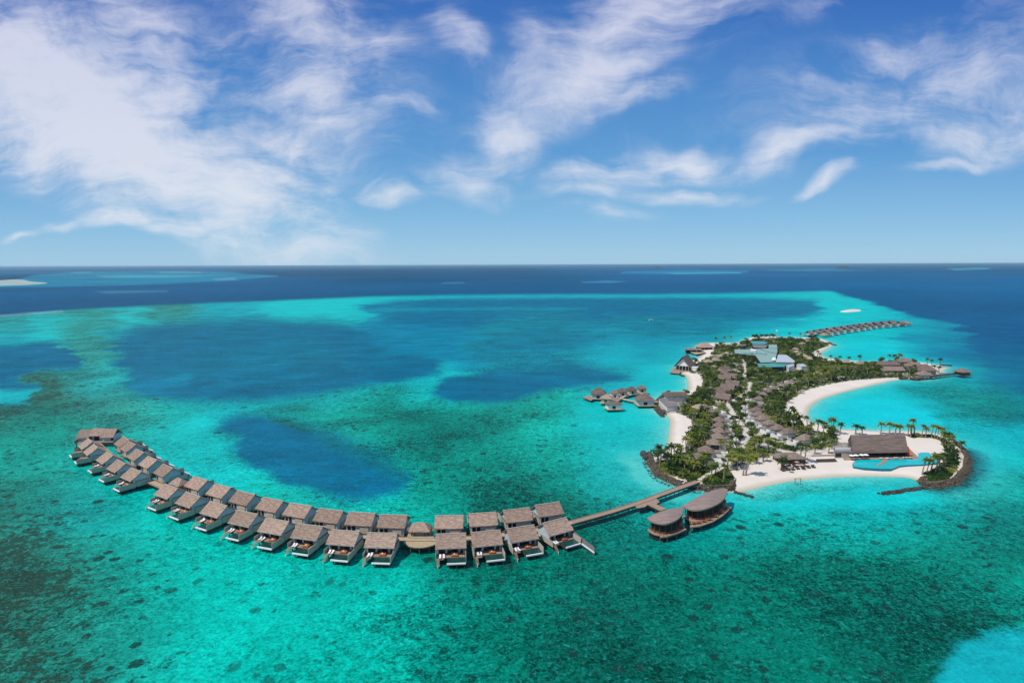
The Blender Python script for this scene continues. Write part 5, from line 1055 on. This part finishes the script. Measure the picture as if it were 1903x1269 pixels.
MB().box(-hw+.5, hw-.5, 4.0, 4.2, 0, zz+1.2).build('window', M['glass'], r)
for k in range(7): x = -hw+1+k*(2*hw-2)/6; MB().box(x-.14, x+.14, .5, .78, 0, zz-.2).build('column', M['stilt'], r)
MB().box(-hw-6, hw+4, -3.2, 16, -.15, .22).build('terrace', M['plank_pink'], r)
# west wing with planted roof pergola
MB().box(-hw-9, -hw-.2, .5, 6, .22, 3.0).build('bar_wall', M['screen_wall'], r); MB().box(-hw-9.3, -hw-.1, .2, 6.4, 3.01, 3.3).build('bar_roof', M['grey_roof'], r); MB().box(-hw-8.6, -hw-.3, 3.0, 3.4, 3.31, 4.5).build('parapet', M['white_wall'], r)
MB().box(-hw-8.7, -hw-5.6, .38, .5, .6, 2.4).build('bar_opening', M['dark'], r)
pg = MB(); [pg.box(-hw-8.6, -hw-.5, 6.6+k*1.3, 6.8+k*1.3, 3.6, 3.8) for k in range(7)]; [pg.box(x_, x_+.2, 6.4, 15, 3.4, 3.6) for x_ in (-hw-8.6, -hw-4.5, -hw-.7)]
[pg.box(x_, x_+.2, y_, y_+.2, .2, 3.4) for x_ in (-hw-8.6, -hw-.7) for y_ in (6.5, 14.6)]; pg.build('pergola', M['grey_roof'], r)
MB().add([(hw+.1, .5, .5), (hw+2.8, .5, .5), (hw+1.7, 6.6, 3.2), (hw+.1, 6.6, 3.2), (hw+.1, .5, .8), (hw+2.8, .5, .8), (hw+1.7, 6.6, 3.5), (hw+.1, 6.6, 3.5)], [(0, 3, 2, 1), (4, 5, 6, 7), (0, 1, 5, 4), (1, 2, 6, 5), (2, 3, 7, 6), (3, 0, 4, 7)]).build('red_awning', M['red_floor'], r)
# the side walls and roof ends run square to the shore, not to the eave
for ch in [c for c in C.objects if c.parent == r]+[c for c in C.objects if c.parent == ro]:
    for v_ in ch.data.vertices: v_.co.x += .46*max(0.0, v_.co.y)
# infinity pool
PP = [(1590.9, 854.5), (1630, 853.2), (1648, 853.4), (1680, 853), (1707, 853.2), (1706.5, 842), (1712, 840.2), (1725, 840), (1729.6, 843), (1729.6, 849), (1743.5, 850), (1743.5, 859.8), (1713.4, 863), (1686, 864), (1671.8, 865.5), (1656.8, 871), (1640, 871), (1604.7, 869.3), (1586, 866.5), (1584, 863), (1584.8, 860)]
zP = 1.95; c = W(*np.mean(PP, 0), zP); r = empty('infinity_pool', (c[0], c[1], 0), 0, 'turquoise infinity pool with a jagged outline between beach club and sand', 'swimming pool')
pp = [(W(a, b_, zP)[0]-c[0], W(a, b_, zP)[1]-c[1]) for a, b_ in PP]
MB().prism(pp, .6, zP-.08).build('pool_basin', M['pool_deep'], r); MB().prism([(x*.985, y*.975) for x, y in pp], zP-.079, zP).build('water', M['pool_blue'], r)
for k in range(14): i = int(k/14*len(pp)); foot(c[0]+pp[i][0]*.8, c[1]+pp[i][1]*.8, 5)
dk = [(1652, 853), (1641, 862), (1632, 866), (1629, 865), (1638, 858), (1640, 853)]
q = [(W(a, b_, zP+.1)[0]-c[0], W(a, b_, zP+.1)[1]-c[1]) for a, b_ in dk]; MB().prism(q, .8, zP+.12).build('spit_deck', M['plank_pink'], r)
# parasols
def make_parasol(name, mat, R=1.7, hgt_=2.5):
    r = empty(name, (0, 0, 0)); tag(r, 'p', 'parasol'); MB().tube((0, 0, 0), (0, 0, hgt_+.3), .05).build('pole', M['stilt'], r)
    m = MB(); n = 8; m.add([(0, 0, hgt_+.45)]+[(R*math.cos(k*math.pi/4), R*math.sin(k*math.pi/4), hgt_-.1) for k in range(n)]+[(0, 0, hgt_+.36)]+[(R*math.cos(k*math.pi/4), R*math.sin(k*math.pi/4), hgt_-.16) for k in range(n)], [(0, 1+k, 1+(k+1) % n) for k in range(n)]+[(9, 10+(k+1) % n, 10+k) for k in range(n)]+[(1+k, 10+k, 10+(k+1) % n, 1+(k+1) % n) for k in range(n)])
    m.build('canopy', M[mat], r); return r
par = Kind(make_parasol('parasol', 'canvas', 1.35))
for k, (a, b_) in enumerate([(1582.8, 846.5), (1590.9, 846), (1601.3, 845.5), (1609.4, 845.2)]):
    x, y, _ = W(a, b_, GZ+2.5); par.put((x, y, GZ+.22), 0, 'white parasol, %s of four from the left on the club terrace' % ORD[k], 'white parasols on the club terrace')
def make_dark_lounger():
    r = empty('beach_lounger', (0, 0, 0)); tag(r, 'l', 'sun lounger')
    MB().box(-.9, .9, -1.0, .6, .3, .45).build('frame', M['lounger_dark'], r); MB().box(-.85, .85, -1.0, .4, .45, .56).build('mattress', M['lounger_dark'], r)
    MB().box(-.85, .85, .4, .62, .45, 1.1).build('backrest', M['lounger_dark'], r)
    for x in (-.8, .8):
        for y in (-.9, .5): MB().box(x-.05, x+.05, y-.05, y+.05, 0, .3).build('leg', M['lounger_dark'], r)
    return r
dl = Kind(make_dark_lounger()); smallpar = Kind(make_parasol('beach_umbrella', 'thatch_pale', 1.2, 2.2))
rows = [[(1455, 873.5), (1464.5, 872), (1473, 871.6), (1482, 870), (1492, 868.8), (1502, 868.3), (1511, 867.4)], [(1455.5, 867.4), (1465, 864.5), (1476, 866), (1483.5, 861), (1494, 865.5), (1494.7, 859.5)], [(1521, 857.5), (1527, 857.3), (1533, 857.2), (1539, 857), (1545, 856.8), (1550.5, 856.6)]]
nm = ['in the front row before the beach bar', 'in the back row before the beach bar', 'in the row left of the beach club']
for ri, rw in enumerate(rows):
    for k, (a, b_) in enumerate(rw):
        x, y, _ = W(a, b_, GZ); dl.put((x, y, 1.38 if ri else 1.2), .1*random.random(), 'dark double lounger %s from left %s' % (ORD[k], nm[ri]), 'dark loungers on the beach')
for k, (a, b_) in enumerate([(1462, 862), (1481, 858.5), (1491, 864), (1468, 869)]):
    x, y, _ = W(a, b_, GZ+2); smallpar.put((x, y, GZ), 0, 'small pinkish thatch umbrella, %s of four from left before the beach bar' % ORD[[0, 2, 3, 1][k]], 'thatch umbrellas before the beach bar')
for k, (a, b_) in enumerate([(1636.5, 852.5), (1640, 852.3), (1648, 852.6), (1651, 852.2), (1663, 851.8), (1667, 851.6), (1680, 851), (1686, 851), (1692, 851)]):
    x, y, _ = W(a, b_, GZ+.3); lounger.put((x, y, GZ+.22), math.pi, 'white pool lounger %s from left along the infinity pool edge' % ORD[k], 'white loungers along the pool')
# beach bar
x, y, _ = W(1466, 847, 4.2); r = empty('beach_bar', (x, y, GZ), math.radians(7), 'open beach bar under a grey brown tent shaped thatch roof', 'beach bar'); foot(x, y, 7)
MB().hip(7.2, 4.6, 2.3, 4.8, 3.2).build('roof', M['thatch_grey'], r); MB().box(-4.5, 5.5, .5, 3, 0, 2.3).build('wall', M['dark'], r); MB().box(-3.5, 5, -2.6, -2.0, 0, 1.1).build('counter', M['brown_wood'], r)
for a_ in (-5.6, 0, 5.6): MB().box(a_-.12, a_+.12, -3.6, -3.4, 0, 2.4).build('post', M['brown_wood'], r)
x, y, _ = W(1533, 848, GZ); r = empty('low_wall', (x, y, GZ), math.radians(3), 'low grey planter wall left of the beach club', 'wall'); MB().box(-7, 7, -.3, .3, -.2, 1.0).build('masonry', M['screen_wall'], r); MB().box(-7.1, 7.1, -.4, .4, 1.0, 1.12).build('coping', M['path'], r)
# water swing
p = Vector(W(1477.2, 900.5, 0)); q = Vector(W(1487.6, 900.2, 0)); d = q-p
r = empty('water_swing', p, math.atan2(d.y, d.x), 'wooden swing frame standing in the shallows off the beach', 'swing'); Ls = d.length
for xx in (0, Ls): MB().tube((xx, 0, -.8), (xx, 0, 3.0), .14).build('post', M['stilt'], r)
MB().tube((-.4, 0, 2.9), (Ls+.4, 0, 2.9), .12).build('crossbar', M['stilt'], r); MB().box(Ls*.3, Ls*.7, -.25, .25, .7, .8).build('seat', M['brown_wood'], r)
for xx in (Ls*.33, Ls*.67): MB().tube((xx, 0, .8), (xx, 0, 2.85), .04, n=4).build('rope', M['canvas'], r)
# boats
def boat(px, py, L_, rz, label, name='motor_boat', cabin=True):
    x, y, _ = W(px, py, 0); r = empty(name, (x, y, 0), rz, label, 'boat'); m = MB(); st = [(-.5, .32, .9), (-.3, .38, .95), (0, .4, 1.0), (.3, .3, 1.15), (.5, .02, 1.4)]; vs = []
    for t, w_, h_ in st:
        vs += [(t*L_, -w_*L_*.45, h_*L_*.09), (t*L_, -w_*L_*.3, -.15), (t*L_, w_*L_*.3, -.15), (t*L_, w_*L_*.45, h_*L_*.09)]
    fs = []
    for i in range(4):
        for k in range(3): fs.append((4*i+k, 4*i+4+k, 4*i+5+k, 4*i+1+k))
        fs.append((4*i+3, 4*i+7, 4*i+4, 4*i))
    fs.append((0, 1, 2, 3)); m.add(vs, fs); m.build('hull', M['boat'], r)
    if cabin: MB().box(-.25*L_, .12*L_, -.12*L_, .12*L_, .09*L_, .2*L_).build('cabin', M['glass'], r); MB().box(-.3*L_, .15*L_, -.14*L_, .14*L_, .2*L_+.01, .23*L_).build('cabin_roof', M['boat'], r)
    else: MB().box(-.2*L_, .2*L_, -.05*L_, .05*L_, .09*L_, .12*L_).build('bench', M['brown_wood'], r)
    return r
boat(1210.5, 595.5, 9.5, .2, 'small white motor boat alone on the blue lagoon')
boat(1296, 663, 5, 0, 'white skiff in the small cove below the hipped restaurant', 'skiff', False)

# sandbanks and far islets
def mound(name, px_poly, h, mat, label, kind='structure'):
    P_ = smooth_poly(WP(px_poly), 2); n = len(P_); c = np.mean(P_, 0); m = MB(); vs = []; R_ = 5
    for k in range(R_):
        f = 1-k/R_; vs += [(c[0]+(x-c[0])*f*1.0, c[1]+(y-c[1])*f, -.3+h*math.sin((1-f)*math.pi/2)) for x, y in P_]
    vs.append((c[0], c[1], h-.3)); fs = []
    for k in range(R_-1):
        for i in range(n): j = (i+1) % n; fs.append((k*n+i, k*n+j, (k+1)*n+j, (k+1)*n+i))
    for i in range(n): fs.append(((R_-1)*n+i, (R_-1)*n+(i+1) % n, R_*n))
    m.add(vs, fs); o = m.build(name, mat, None, True); tag(o, label, kind=kind); return o
sandbar_m = material('sandbar', (.70, .65, .55), .95, var=.08, scale=.02)
reefbar_m = material('reef_bar', (.10, .34, .34), .95, scale=.012, second=(.62, .56, .44), stretch=(.4, 1, 1))
mound('sandbank', [(1556, 580), (1565, 576.5), (1582, 574), (1602, 575), (1603, 578.5), (1590, 579.5), (1570, 581)], 1.6, sandbar_m, 'white sandbank above the distant villa row')
mound('sandbank', [(-120, 526), (0, 521), (30, 518.5), (50, 520), (55, 523), (105, 526), (60, 530), (0, 532), (-120, 533)], 3, reefbar_m, 'pale sandy reef island at the left edge near the horizon')
islet_m = material('islet_green', (.03, .06, .03), .9, var=.3, scale=.01)
mound('far_islet', [(1548, 498.6), (1567, 498), (1586, 498.6), (1567, 499.6)], 55, islet_m, 'low wooded islet on the right part of the horizon')
mound('far_islet', [(1208, 498.8), (1220, 498.4), (1234, 498.8), (1220, 499.4)], 40, islet_m, 'tiny dark islet near the middle of the horizon')

# ------------------------------------------------------------------ plants
def frond(m, base, az_, L_, lift, droop, w):
    n = 7; px0_ = None; pts = []
    for i in range(n+1):
        t = i/n; rr = L_*(t*.95); z = lift*L_*t-droop*L_*t*t; pts.append(Vector((base[0]+math.cos(az_)*rr, base[1]+math.sin(az_)*rr, base[2]+z)))
    sd_ = Vector((-math.sin(az_), math.cos(az_), 0))
    for i in range(n):
        a = pts[i]; b_ = pts[i+1]; t = (i+.5)/n; ww = w*(1.15-abs(t-.4)*1.3)*(.8+.4*random.random()); dn = Vector((0, 0, -ww*.45)); out_ = (b_-a)*.9
        for s_ in (-1, 1):
            tip = a+(b_-a)*.4+sd_*s_*ww+dn+out_; m.add([tuple(a), tuple(b_), tuple(tip)], [(0, 1, 2)])
            tip2 = a-(b_-a)*.05+sd_*s_*ww*1.0+dn+out_*.6; m.add([tuple(a-(b_-a)*.1), tuple(a+(b_-a)*.5), tuple(tip2)], [(0, 1, 2)])
def make_palm(hgt_, lean, seed, nfr=17):
    random.seed(seed); r = empty('palm_tree', (0, 0, 0)); tag(r, 'p', 'palm tree')
    m = MB(); n = 6; prev = None; vs = []; K = 7
    for i in range(n+1):
        t = i/n; cx_ = lean*t*t; rr = .26*(1-t)+.15+(.14 if i == 0 else 0)
        for k in range(K): an = 2*math.pi*k/K; vs.append((cx_+rr*math.cos(an), rr*math.sin(an), hgt_*t-(.3 if i == 0 else 0)))
    m.add(vs, [(i*K+k, i*K+(k+1) % K, (i+1)*K+(k+1) % K, (i+1)*K+k) for i in range(n) for k in range(K)]); m.build('trunk', M['bark'], r, True)
    c_ = MB(); top = (lean, 0, hgt_)
    for k in range(nfr):
        ring = k % 3; frond(c_, top, 2*math.pi*k/nfr*1.0+random.uniform(-.2, .2), random.uniform(2.3, 3.0)*(1 if ring else .8), (.55, .25, .95)[ring]+random.uniform(-.1, .1), (.75, .8, .7)[ring]+random.uniform(-.1, .15), .8)
    c_.build('crown', M['frond'], r); return r
def leaf_cloud(blobs, n_per, ls, rs=RS):
    V_ = []; cnt = 0
    for (cx_, cy_, cz_, rx_, rz_) in blobs:
        n = n_per; d = rs.normal(size=(n, 3)); d /= np.linalg.norm(d, axis=1)[:, None]; rad = rs.rand(n)**.35
        p = d*rad[:, None]*np.array([rx_, rx_, rz_])+np.array([cx_, cy_, cz_]); nrm = d+rs.normal(size=(n, 3))*.6; nrm /= np.linalg.norm(nrm, axis=1)[:, None]
        t = np.cross(nrm, rs.normal(size=(n, 3))); t /= np.linalg.norm(t, axis=1)[:, None]+1e-9; bq = np.cross(nrm, t); s_ = ls*(.6+.8*rs.rand(n))[:, None]
        V_.append(np.stack([p-t*s_, p-bq*s_*.6, p+t*s_, p+bq*s_*.6], 1)); cnt += n
    V_ = np.concatenate(V_).reshape(-1, 3); return V_, np.arange(cnt*4).reshape(-1, 4)
def make_tree(seed, hgt_, spread):
    random.seed(seed); rs = np.random.RandomState(seed); r = empty('broadleaf_tree', (0, 0, 0)); tag(r, 't', 'tree')
    m = MB(); m.tube((0, 0, -.3), (0, 0, hgt_*.5), .22, .14)
    bl = []
    for k in range(7):
        a = random.random()*6.28; rr = spread*random.uniform(.25, .75); z = hgt_*random.uniform(.5, .92); m.tube((0, 0, hgt_*.35), (rr*math.cos(a)*.8, rr*math.sin(a)*.8, z*.9), .1, .04, 4)
        bl.append((rr*math.cos(a), rr*math.sin(a), z, spread*random.uniform(.32, .5), hgt_*random.uniform(.12, .2)))
    bl.append((0, 0, hgt_*.88, spread*.45, hgt_*.17)); m.build('trunk', M['bark'], r)
    V_, Q_ = leaf_cloud(bl, 60, .42, rs); np_mesh('crown', V_, Q_, M['leaf'], r); return r
palms = [Kind(make_palm(h_, l_, s_, nf)) for h_, l_, s_, nf in ((7.5, .6, 1, 17), (9.0, 1.3, 2, 19), (6.2, .3, 3, 16), (8.2, 2.6, 4, 18), (5.0, .2, 5, 15))]
trees = [Kind(make_tree(s_, h_, sp_)) for s_, h_, sp_ in ((11, 6.5, 4.0), (12, 5.0, 3.4), (13, 7.5, 4.4), (14, 4.2, 3.6))]
random.seed(21)
footA = np.array(FOOT)
def clear(x, y, pad=0.0):
    if (np.hypot(footA[:, 0]-x, footA[:, 1]-y) < footA[:, 2]*.93+pad).any(): return False
    for p, w in PATHW:
        if segdist(p, np.array([x]), np.array([y]), False)[0] < w*.5+.6+pad: return False
    return True
def gheight(x, y): return float(land_h(np.array([x]), np.array([y]))[0])
# palms that stand out in the photograph: foot, crown height in metres
HAND = [(1223, 851, 6.5, 'lone palm at the left end of the left sea wall'), (1240, 848, 6, None), (1247, 852, 7, None), (1258, 846, 6, None), (1275, 838, 8, 'bushy palm above the foot of the left beach'), (1283, 830, 7, 'slim palm on the sand edge of the left beach'), (1264, 842, 5, None),
        (1381, 882, 8, 'left of the two leaning palms on the front beach'), (1386, 882, 9, 'right of the two leaning palms on the front beach'), (1370, 872, 7, None), (1362, 866, 7, None), (1376, 868, 6, None), (1358, 874, 6, None), (1352, 870, 6, None), (1404, 862, 5, None), (1418, 858, 6, 'slim palm at the back of the front beach left of the bar'), (1437, 853, 6, 'slim palm just left of the beach bar'),
        (1488, 858, 8.5, 'left of the paired palms beside the beach bar'), (1495, 859, 9, 'right of the paired palms beside the beach bar'), (1452, 872, 5.5, 'dark palm clump in front of the beach bar'), (1457, 868, 5, None), (1514, 845, 5, None), (1540, 843, 4.5, None),
        (1462, 790, 9, None), (1467, 783, 9, None), (1474, 790, 9, None), (1480, 795, 8, None), (1487, 793, 7, None), (1500, 797, 8.5, 'lone dark palm where the right beach meets the grove'), (1508, 803, 6, None), (1519, 807, 8, None), (1530, 808, 7.5, None), (1545, 806, 9, None), (1549, 803, 8, None), (1561, 806, 6, None), (1590, 806, 5, None), (1602, 807, 4.5, None), (1637, 806, 6, None), (1653, 806, 6, None), (1664, 806, 5.5, None), (1672, 806, 5.5, None),
        (1687, 810, 7, None), (1692, 812, 8, None), (1699, 806, 9.5, 'tallest palm behind the club court'), (1713, 811, 8.5, None), (1720, 812, 6, None), (1731, 812, 9.5, None), (1737, 813, 9, None), (1742, 815, 8.5, None), (1748, 816, 8, None), (1753, 820, 7, None), (1757, 824, 6, None), (1771, 826, 7, 'dark palm on the right rim of the right spit'), (1786, 837, 6, 'lowest dark palm on the right rim of the right spit'), (1762, 832, 6, None), (1768, 838, 5, None),
        (1714, 880, 8.5, 'left of the four leaning palms in front of the pool'), (1722, 879, 8.5, 'second of the four leaning palms in front of the pool'), (1730, 877, 9.5, 'third of the four leaning palms in front of the pool'), (1738, 878, 8.5, 'fourth of the leaning palms in front of the pool'), (1746, 874, 9, None), (1752, 868, 8, None), (1757, 862, 7, None), (1746, 862, 6, None),
        (1544, 672.5, 7, None), (1560, 673, 6, None), (1577, 675, 6.5, None), (1598, 677, 8, 'single palm on the thin north shore'), (1652, 672, 7, None), (1668, 672, 9, None), (1662, 673, 7, None), (1675, 672, 7, None), (1723, 680, 8, None), (1731, 680, 7, None), (1748, 681, 8, 'palm alone on the sandy tip'), (1736, 690, 6, None), (1745, 692, 6, None), (1700, 694, 8, None), (1690, 694, 7, None), (1330, 640, 8, None), (1346, 640, 9, None), (1359, 639, 9, None), (1509, 656, 6, 'palm on the far lagoon sand'), (1519, 662, 6, None), (1523, 664, 5, None), (1487, 731, 5, None), (1466, 748, 4.5, None),
        (1412, 633, 6, None), (1420, 631, 6, None), (1430, 630, 5, None), (1466, 629, 7, None), (1487, 630, 7, None), (1305, 870, 6, None), (1313, 866, 6, None), (1322, 888, 6, None), (1330, 884, 6, None), (1345, 890, 7, None), (1252, 868, 6, None), (1262, 872, 6.5, None), (1272, 876, 7, None), (1281, 880, 7, None), (1293, 884, 7, None), (1300, 876, 6, None), (1240, 862, 6, None)]
HS = [7.5, 9.0, 6.2, 8.2, 5.0]
def where(px, py):
    if py > 845 and px < 1380: return 'behind the left sea wall'
    if px > 1680 and py > 795: return 'on the right spit'
    if py > 795 and px > 1500: return 'round the beach club'
    if py < 700 and px > 1520: return 'along the northern arm'
    if py < 668: return 'along the north shore'
    if px < 1345: return 'by the left beaches'
    if px < 1420: return 'in the central grove'
    return 'along the lagoon beach grove'
def put_palm(px, py, hh, lb=None):
    x, y, _ = W(px, py, GZ)
    if lb and 'leaning' in lb: k = 3
    else: k = min(range(5), key=lambda i: abs(HS[i]-hh)+random.random()*.8+(2 if i == 3 else 0))
    w_ = where(px, py)
    o = palms[k].put((x, y, max(.2, gheight(x, y)-.05)), random.uniform(0, 6.28) if not (lb and 'leaning' in lb) else random.uniform(-.6, .4), lb or 'palm', None, scale=hh*(.86 if px > 1680 and py > 795 else 1)/HS[k]*random.uniform(.88, 1.08))
    if 'group' in o: del o['group']
    if not lb: remember(o, PADJ[k], 'coconut palm', px, py, 'palms '+w_)
    return o
PLANTS = []
LMK = [(1200, 850, 'the left tip of the sea wall'), (1295, 892, 'the bridge landing'), (1466, 850, 'the beach bar'), (1632, 830, 'the beach club'), (1575, 850, 'the club parasols'), (1700, 866, 'the right end of the pool'), (1256, 735, 'the brown spa house'), (1268, 685, 'the peaked hall'), (1312, 645, 'the cove restaurant'),
       (1410, 665, 'the largest green roof'), (1420, 685, 'the teal front building'), (1443, 629, 'the white mast'), (1475, 683, 'the rightmost white block house'), (1644, 680, 'the gabled point restaurants'), (1685, 674, 'the back hipped point restaurant'), (1720, 688, 'the largest hipped point restaurant'), (1750, 684, 'the sandy tip'),
       (1800, 850, 'the outer bend of the right sea wall'), (1746, 900, 'the lower bend of the right sea wall'), (1790, 830, 'the upper end of the right sea wall'), (1740, 806, 'the back of the club court'), (1262, 720, 'the upper left beach'), (1250, 800, 'the lower left beach'), (1386, 878, 'the landing end of the front beach'), (1390, 718, 'the path fork'), (1500, 780, 'the inner bend of the lagoon beach'),
       (1570, 705, 'the middle of the lagoon beach'), (1630, 700, 'the far part of the lagoon beach'), (1530, 655, 'the far lagoon sand'), (1375, 665, 'the upper winding path'), (1385, 815, 'the central walkway'), (1430, 848, 'the lawn behind the front beach'), (1540, 845, 'the low planter wall'), (1395, 635, 'the teal roof on the north shore')]
def remember(o, adj, noun, px, py, grp): PLANTS.append((o, adj, noun, px, py, grp))
def name_plants():
    L_ = list(LMK)
    for T_, nm_ in ((LV, 'left row pool villa'), (RV, 'right row pool villa'), (SH, 'dark gabled house'), (FB, 'pale lagoon bungalow')):
        for i, t in enumerate(T_): L_.append((t[0], t[1], 'the %s %s' % (ORD[i], nm_)))
    b_ = {}
    for o, adj, noun, px, py, grp in PLANTS:
        d, k = min((math.hypot(px-l[0], (py-l[1])*1.8), i) for i, l in enumerate(L_)); l = L_[k]; dx, dy = px-l[0], (py-l[1])*1.8
        pos = ('right of ' if dx > 0 else 'left of ') if abs(dx) > abs(dy) else ('in front of ' if dy > 0 else 'behind ')
        b_.setdefault((adj, noun, pos+l[2]), []).append((d, o, grp))
    for (adj, noun, pl), it in b_.items():
        it.sort(key=lambda q: q[0])
        for i, (d, o, grp) in enumerate(it):
            t = '%s %s %s' % (adj, noun, pl)
            if len(it) > 1: t += ', %s closest' % ORD[i] if i < 15 else ''
            o['label'] = t; o['group'] = grp
PADJ = ['medium', 'tall', 'low', 'curved', 'stubby']; TADJ = ['broad', 'rounded', 'tall', 'low spreading']
np_ = 0
for a, b_, h_, lb in HAND: put_palm(a, b_, h_, lb); np_ += 1
def in_any(x, y, zs):
    return any(inside(z, np.array([x]), np.array([y]))[0] for z in zs)
def scatter(poly, n, tries=60, pad=0.0, mind=3.0, pts=None):
    P_ = np.array(poly); lo = P_.min(0); hi = P_.max(0); outp = []
    t = 0
    while len(outp) < n and t < n*tries:
        t += 1; x = random.uniform(lo[0], hi[0]); y = random.uniform(lo[1], hi[1])
        if not inside(poly, np.array([x]), np.array([y]))[0] or not clear(x, y, pad): continue
        if any((x-u)**2+(y-v)**2 < mind*mind for u, v in outp[-200:]): continue
        outp.append((x, y))
    return outp
PZ = [([(1280, 785), (1298, 770), (1312, 772), (1322, 790), (1320, 812), (1308, 826), (1290, 842), (1272, 845), (1284, 820), (1296, 800)], 30, 6), ([(1420, 760), (1455, 745), (1458, 780), (1500, 800), (1480, 800), (1440, 785), (1425, 770)], 30, 7), ([(1425, 745), (1480, 712), (1540, 700), (1600, 690), (1640, 686), (1640, 697), (1570, 704), (1510, 716), (1470, 736), (1450, 752)], 45, 7),
      (VEG_SW, 5, 6), ([(1290, 700), (1310, 680), (1335, 690), (1335, 735), (1300, 745), (1305, 715)], 22, 6.5), ([(1390, 835), (1440, 838), (1420, 850), (1385, 862), (1372, 856)], 10, 6), ([(1345, 805), (1375, 790), (1375, 830), (1350, 855), (1335, 850)], 12, 6), (VEG_E, 3, 5)]
for poly, n, hh in PZ:
    for x, y in scatter(WP(poly, GZ), n, mind=2.5):
        k = random.choice([0, 1, 2, 4, 2]); p_ = project(x, y, GZ); w_ = where(*p_)
        o = palms[k].put((x, y, max(.2, gheight(x, y)-.05)), random.uniform(0, 6.28), 'palm', None, scale=random.uniform(.75, 1.0)); np_ += 1; remember(o, PADJ[k], 'coconut palm', p_[0], p_[1], 'palms '+w_)
nt_ = 0
for x, y in scatter(VEGS[0], 290, pad=.6, mind=4.2)+scatter(VEGS[1], 10, pad=.5, mind=4)+scatter(VEGS[3], 1, pad=.5, mind=5):
    k = random.randrange(4); w_ = where(*project(x, y, GZ)); o = trees[k].put((x, y, gheight(x, y)-.05), random.uniform(0, 6.28), 'tree', None, scale=random.uniform(.7, 1.05)); nt_ += 1; p_ = project(x, y, GZ); remember(o, TADJ[k], 'broadleaf tree', p_[0], p_[1], 'trees '+w_)
name_plants()
random.seed(5)
# low shrubs and undergrowth that nobody could count
def shrubs(poly, n, label, rmin=.8, rmax=2.0, hmax=1.6, ls=.4, per=34):
    P_ = np.array(poly); lo = P_.min(0); hi = P_.max(0); xs = RS.uniform(lo[0], hi[0], n*6); ys = RS.uniform(lo[1], hi[1], n*6)
    ok = inside(poly, xs, ys); dF = np.min(np.hypot(xs[:, None]-footA[None, :, 0], ys[:, None]-footA[None, :, 1])-footA[None, :, 2]*.95, axis=1); ok &= dF > -.3
    for p, w in PATHW: ok &= segdist(p, xs, ys, False) > w*.5+.7
    ok &= (fbm(xs, ys, 16, 3, 77) > -.42); xs = xs[ok][:n]; ys = ys[ok][:n]; z = land_h(xs, ys)
    tall = np.clip(fbm(xs, ys, 22, 2, 99)+.55, .15, 1.3)
    bl = [(x, y, zz+h_*.35, RS.uniform(rmin, rmax), h_) for x, y, zz, h_ in zip(xs, ys, z, hmax*tall*RS.uniform(.6, 1.2, len(xs)))]
    V_, Q_ = leaf_cloud(bl, per, ls); o = np_mesh('undergrowth', V_, Q_, M['ground_leaf']); tag(o, label, kind='stuff')
shrubs(VEGS[0], 8500, 'dense low tropical undergrowth over the middle of the island', .9, 2.2, 2.6, .42, 26)
shrubs(VEGS[1], 420, 'undergrowth behind the left sea wall', per=44, hmax=1.8); shrubs(VEGS[2], 200, 'undergrowth right of the bridge landing', per=44, hmax=2.0); shrubs(VEGS[3], 620, 'undergrowth along the rim of the right spit', per=34, hmax=.8, rmin=.6, rmax=1.6); shrubs(VEGS[4], 90, 'lawn shrubs by the spa', hmax=.7)
print('palms', np_, 'trees', nt_, 'objects', len(C.objects))
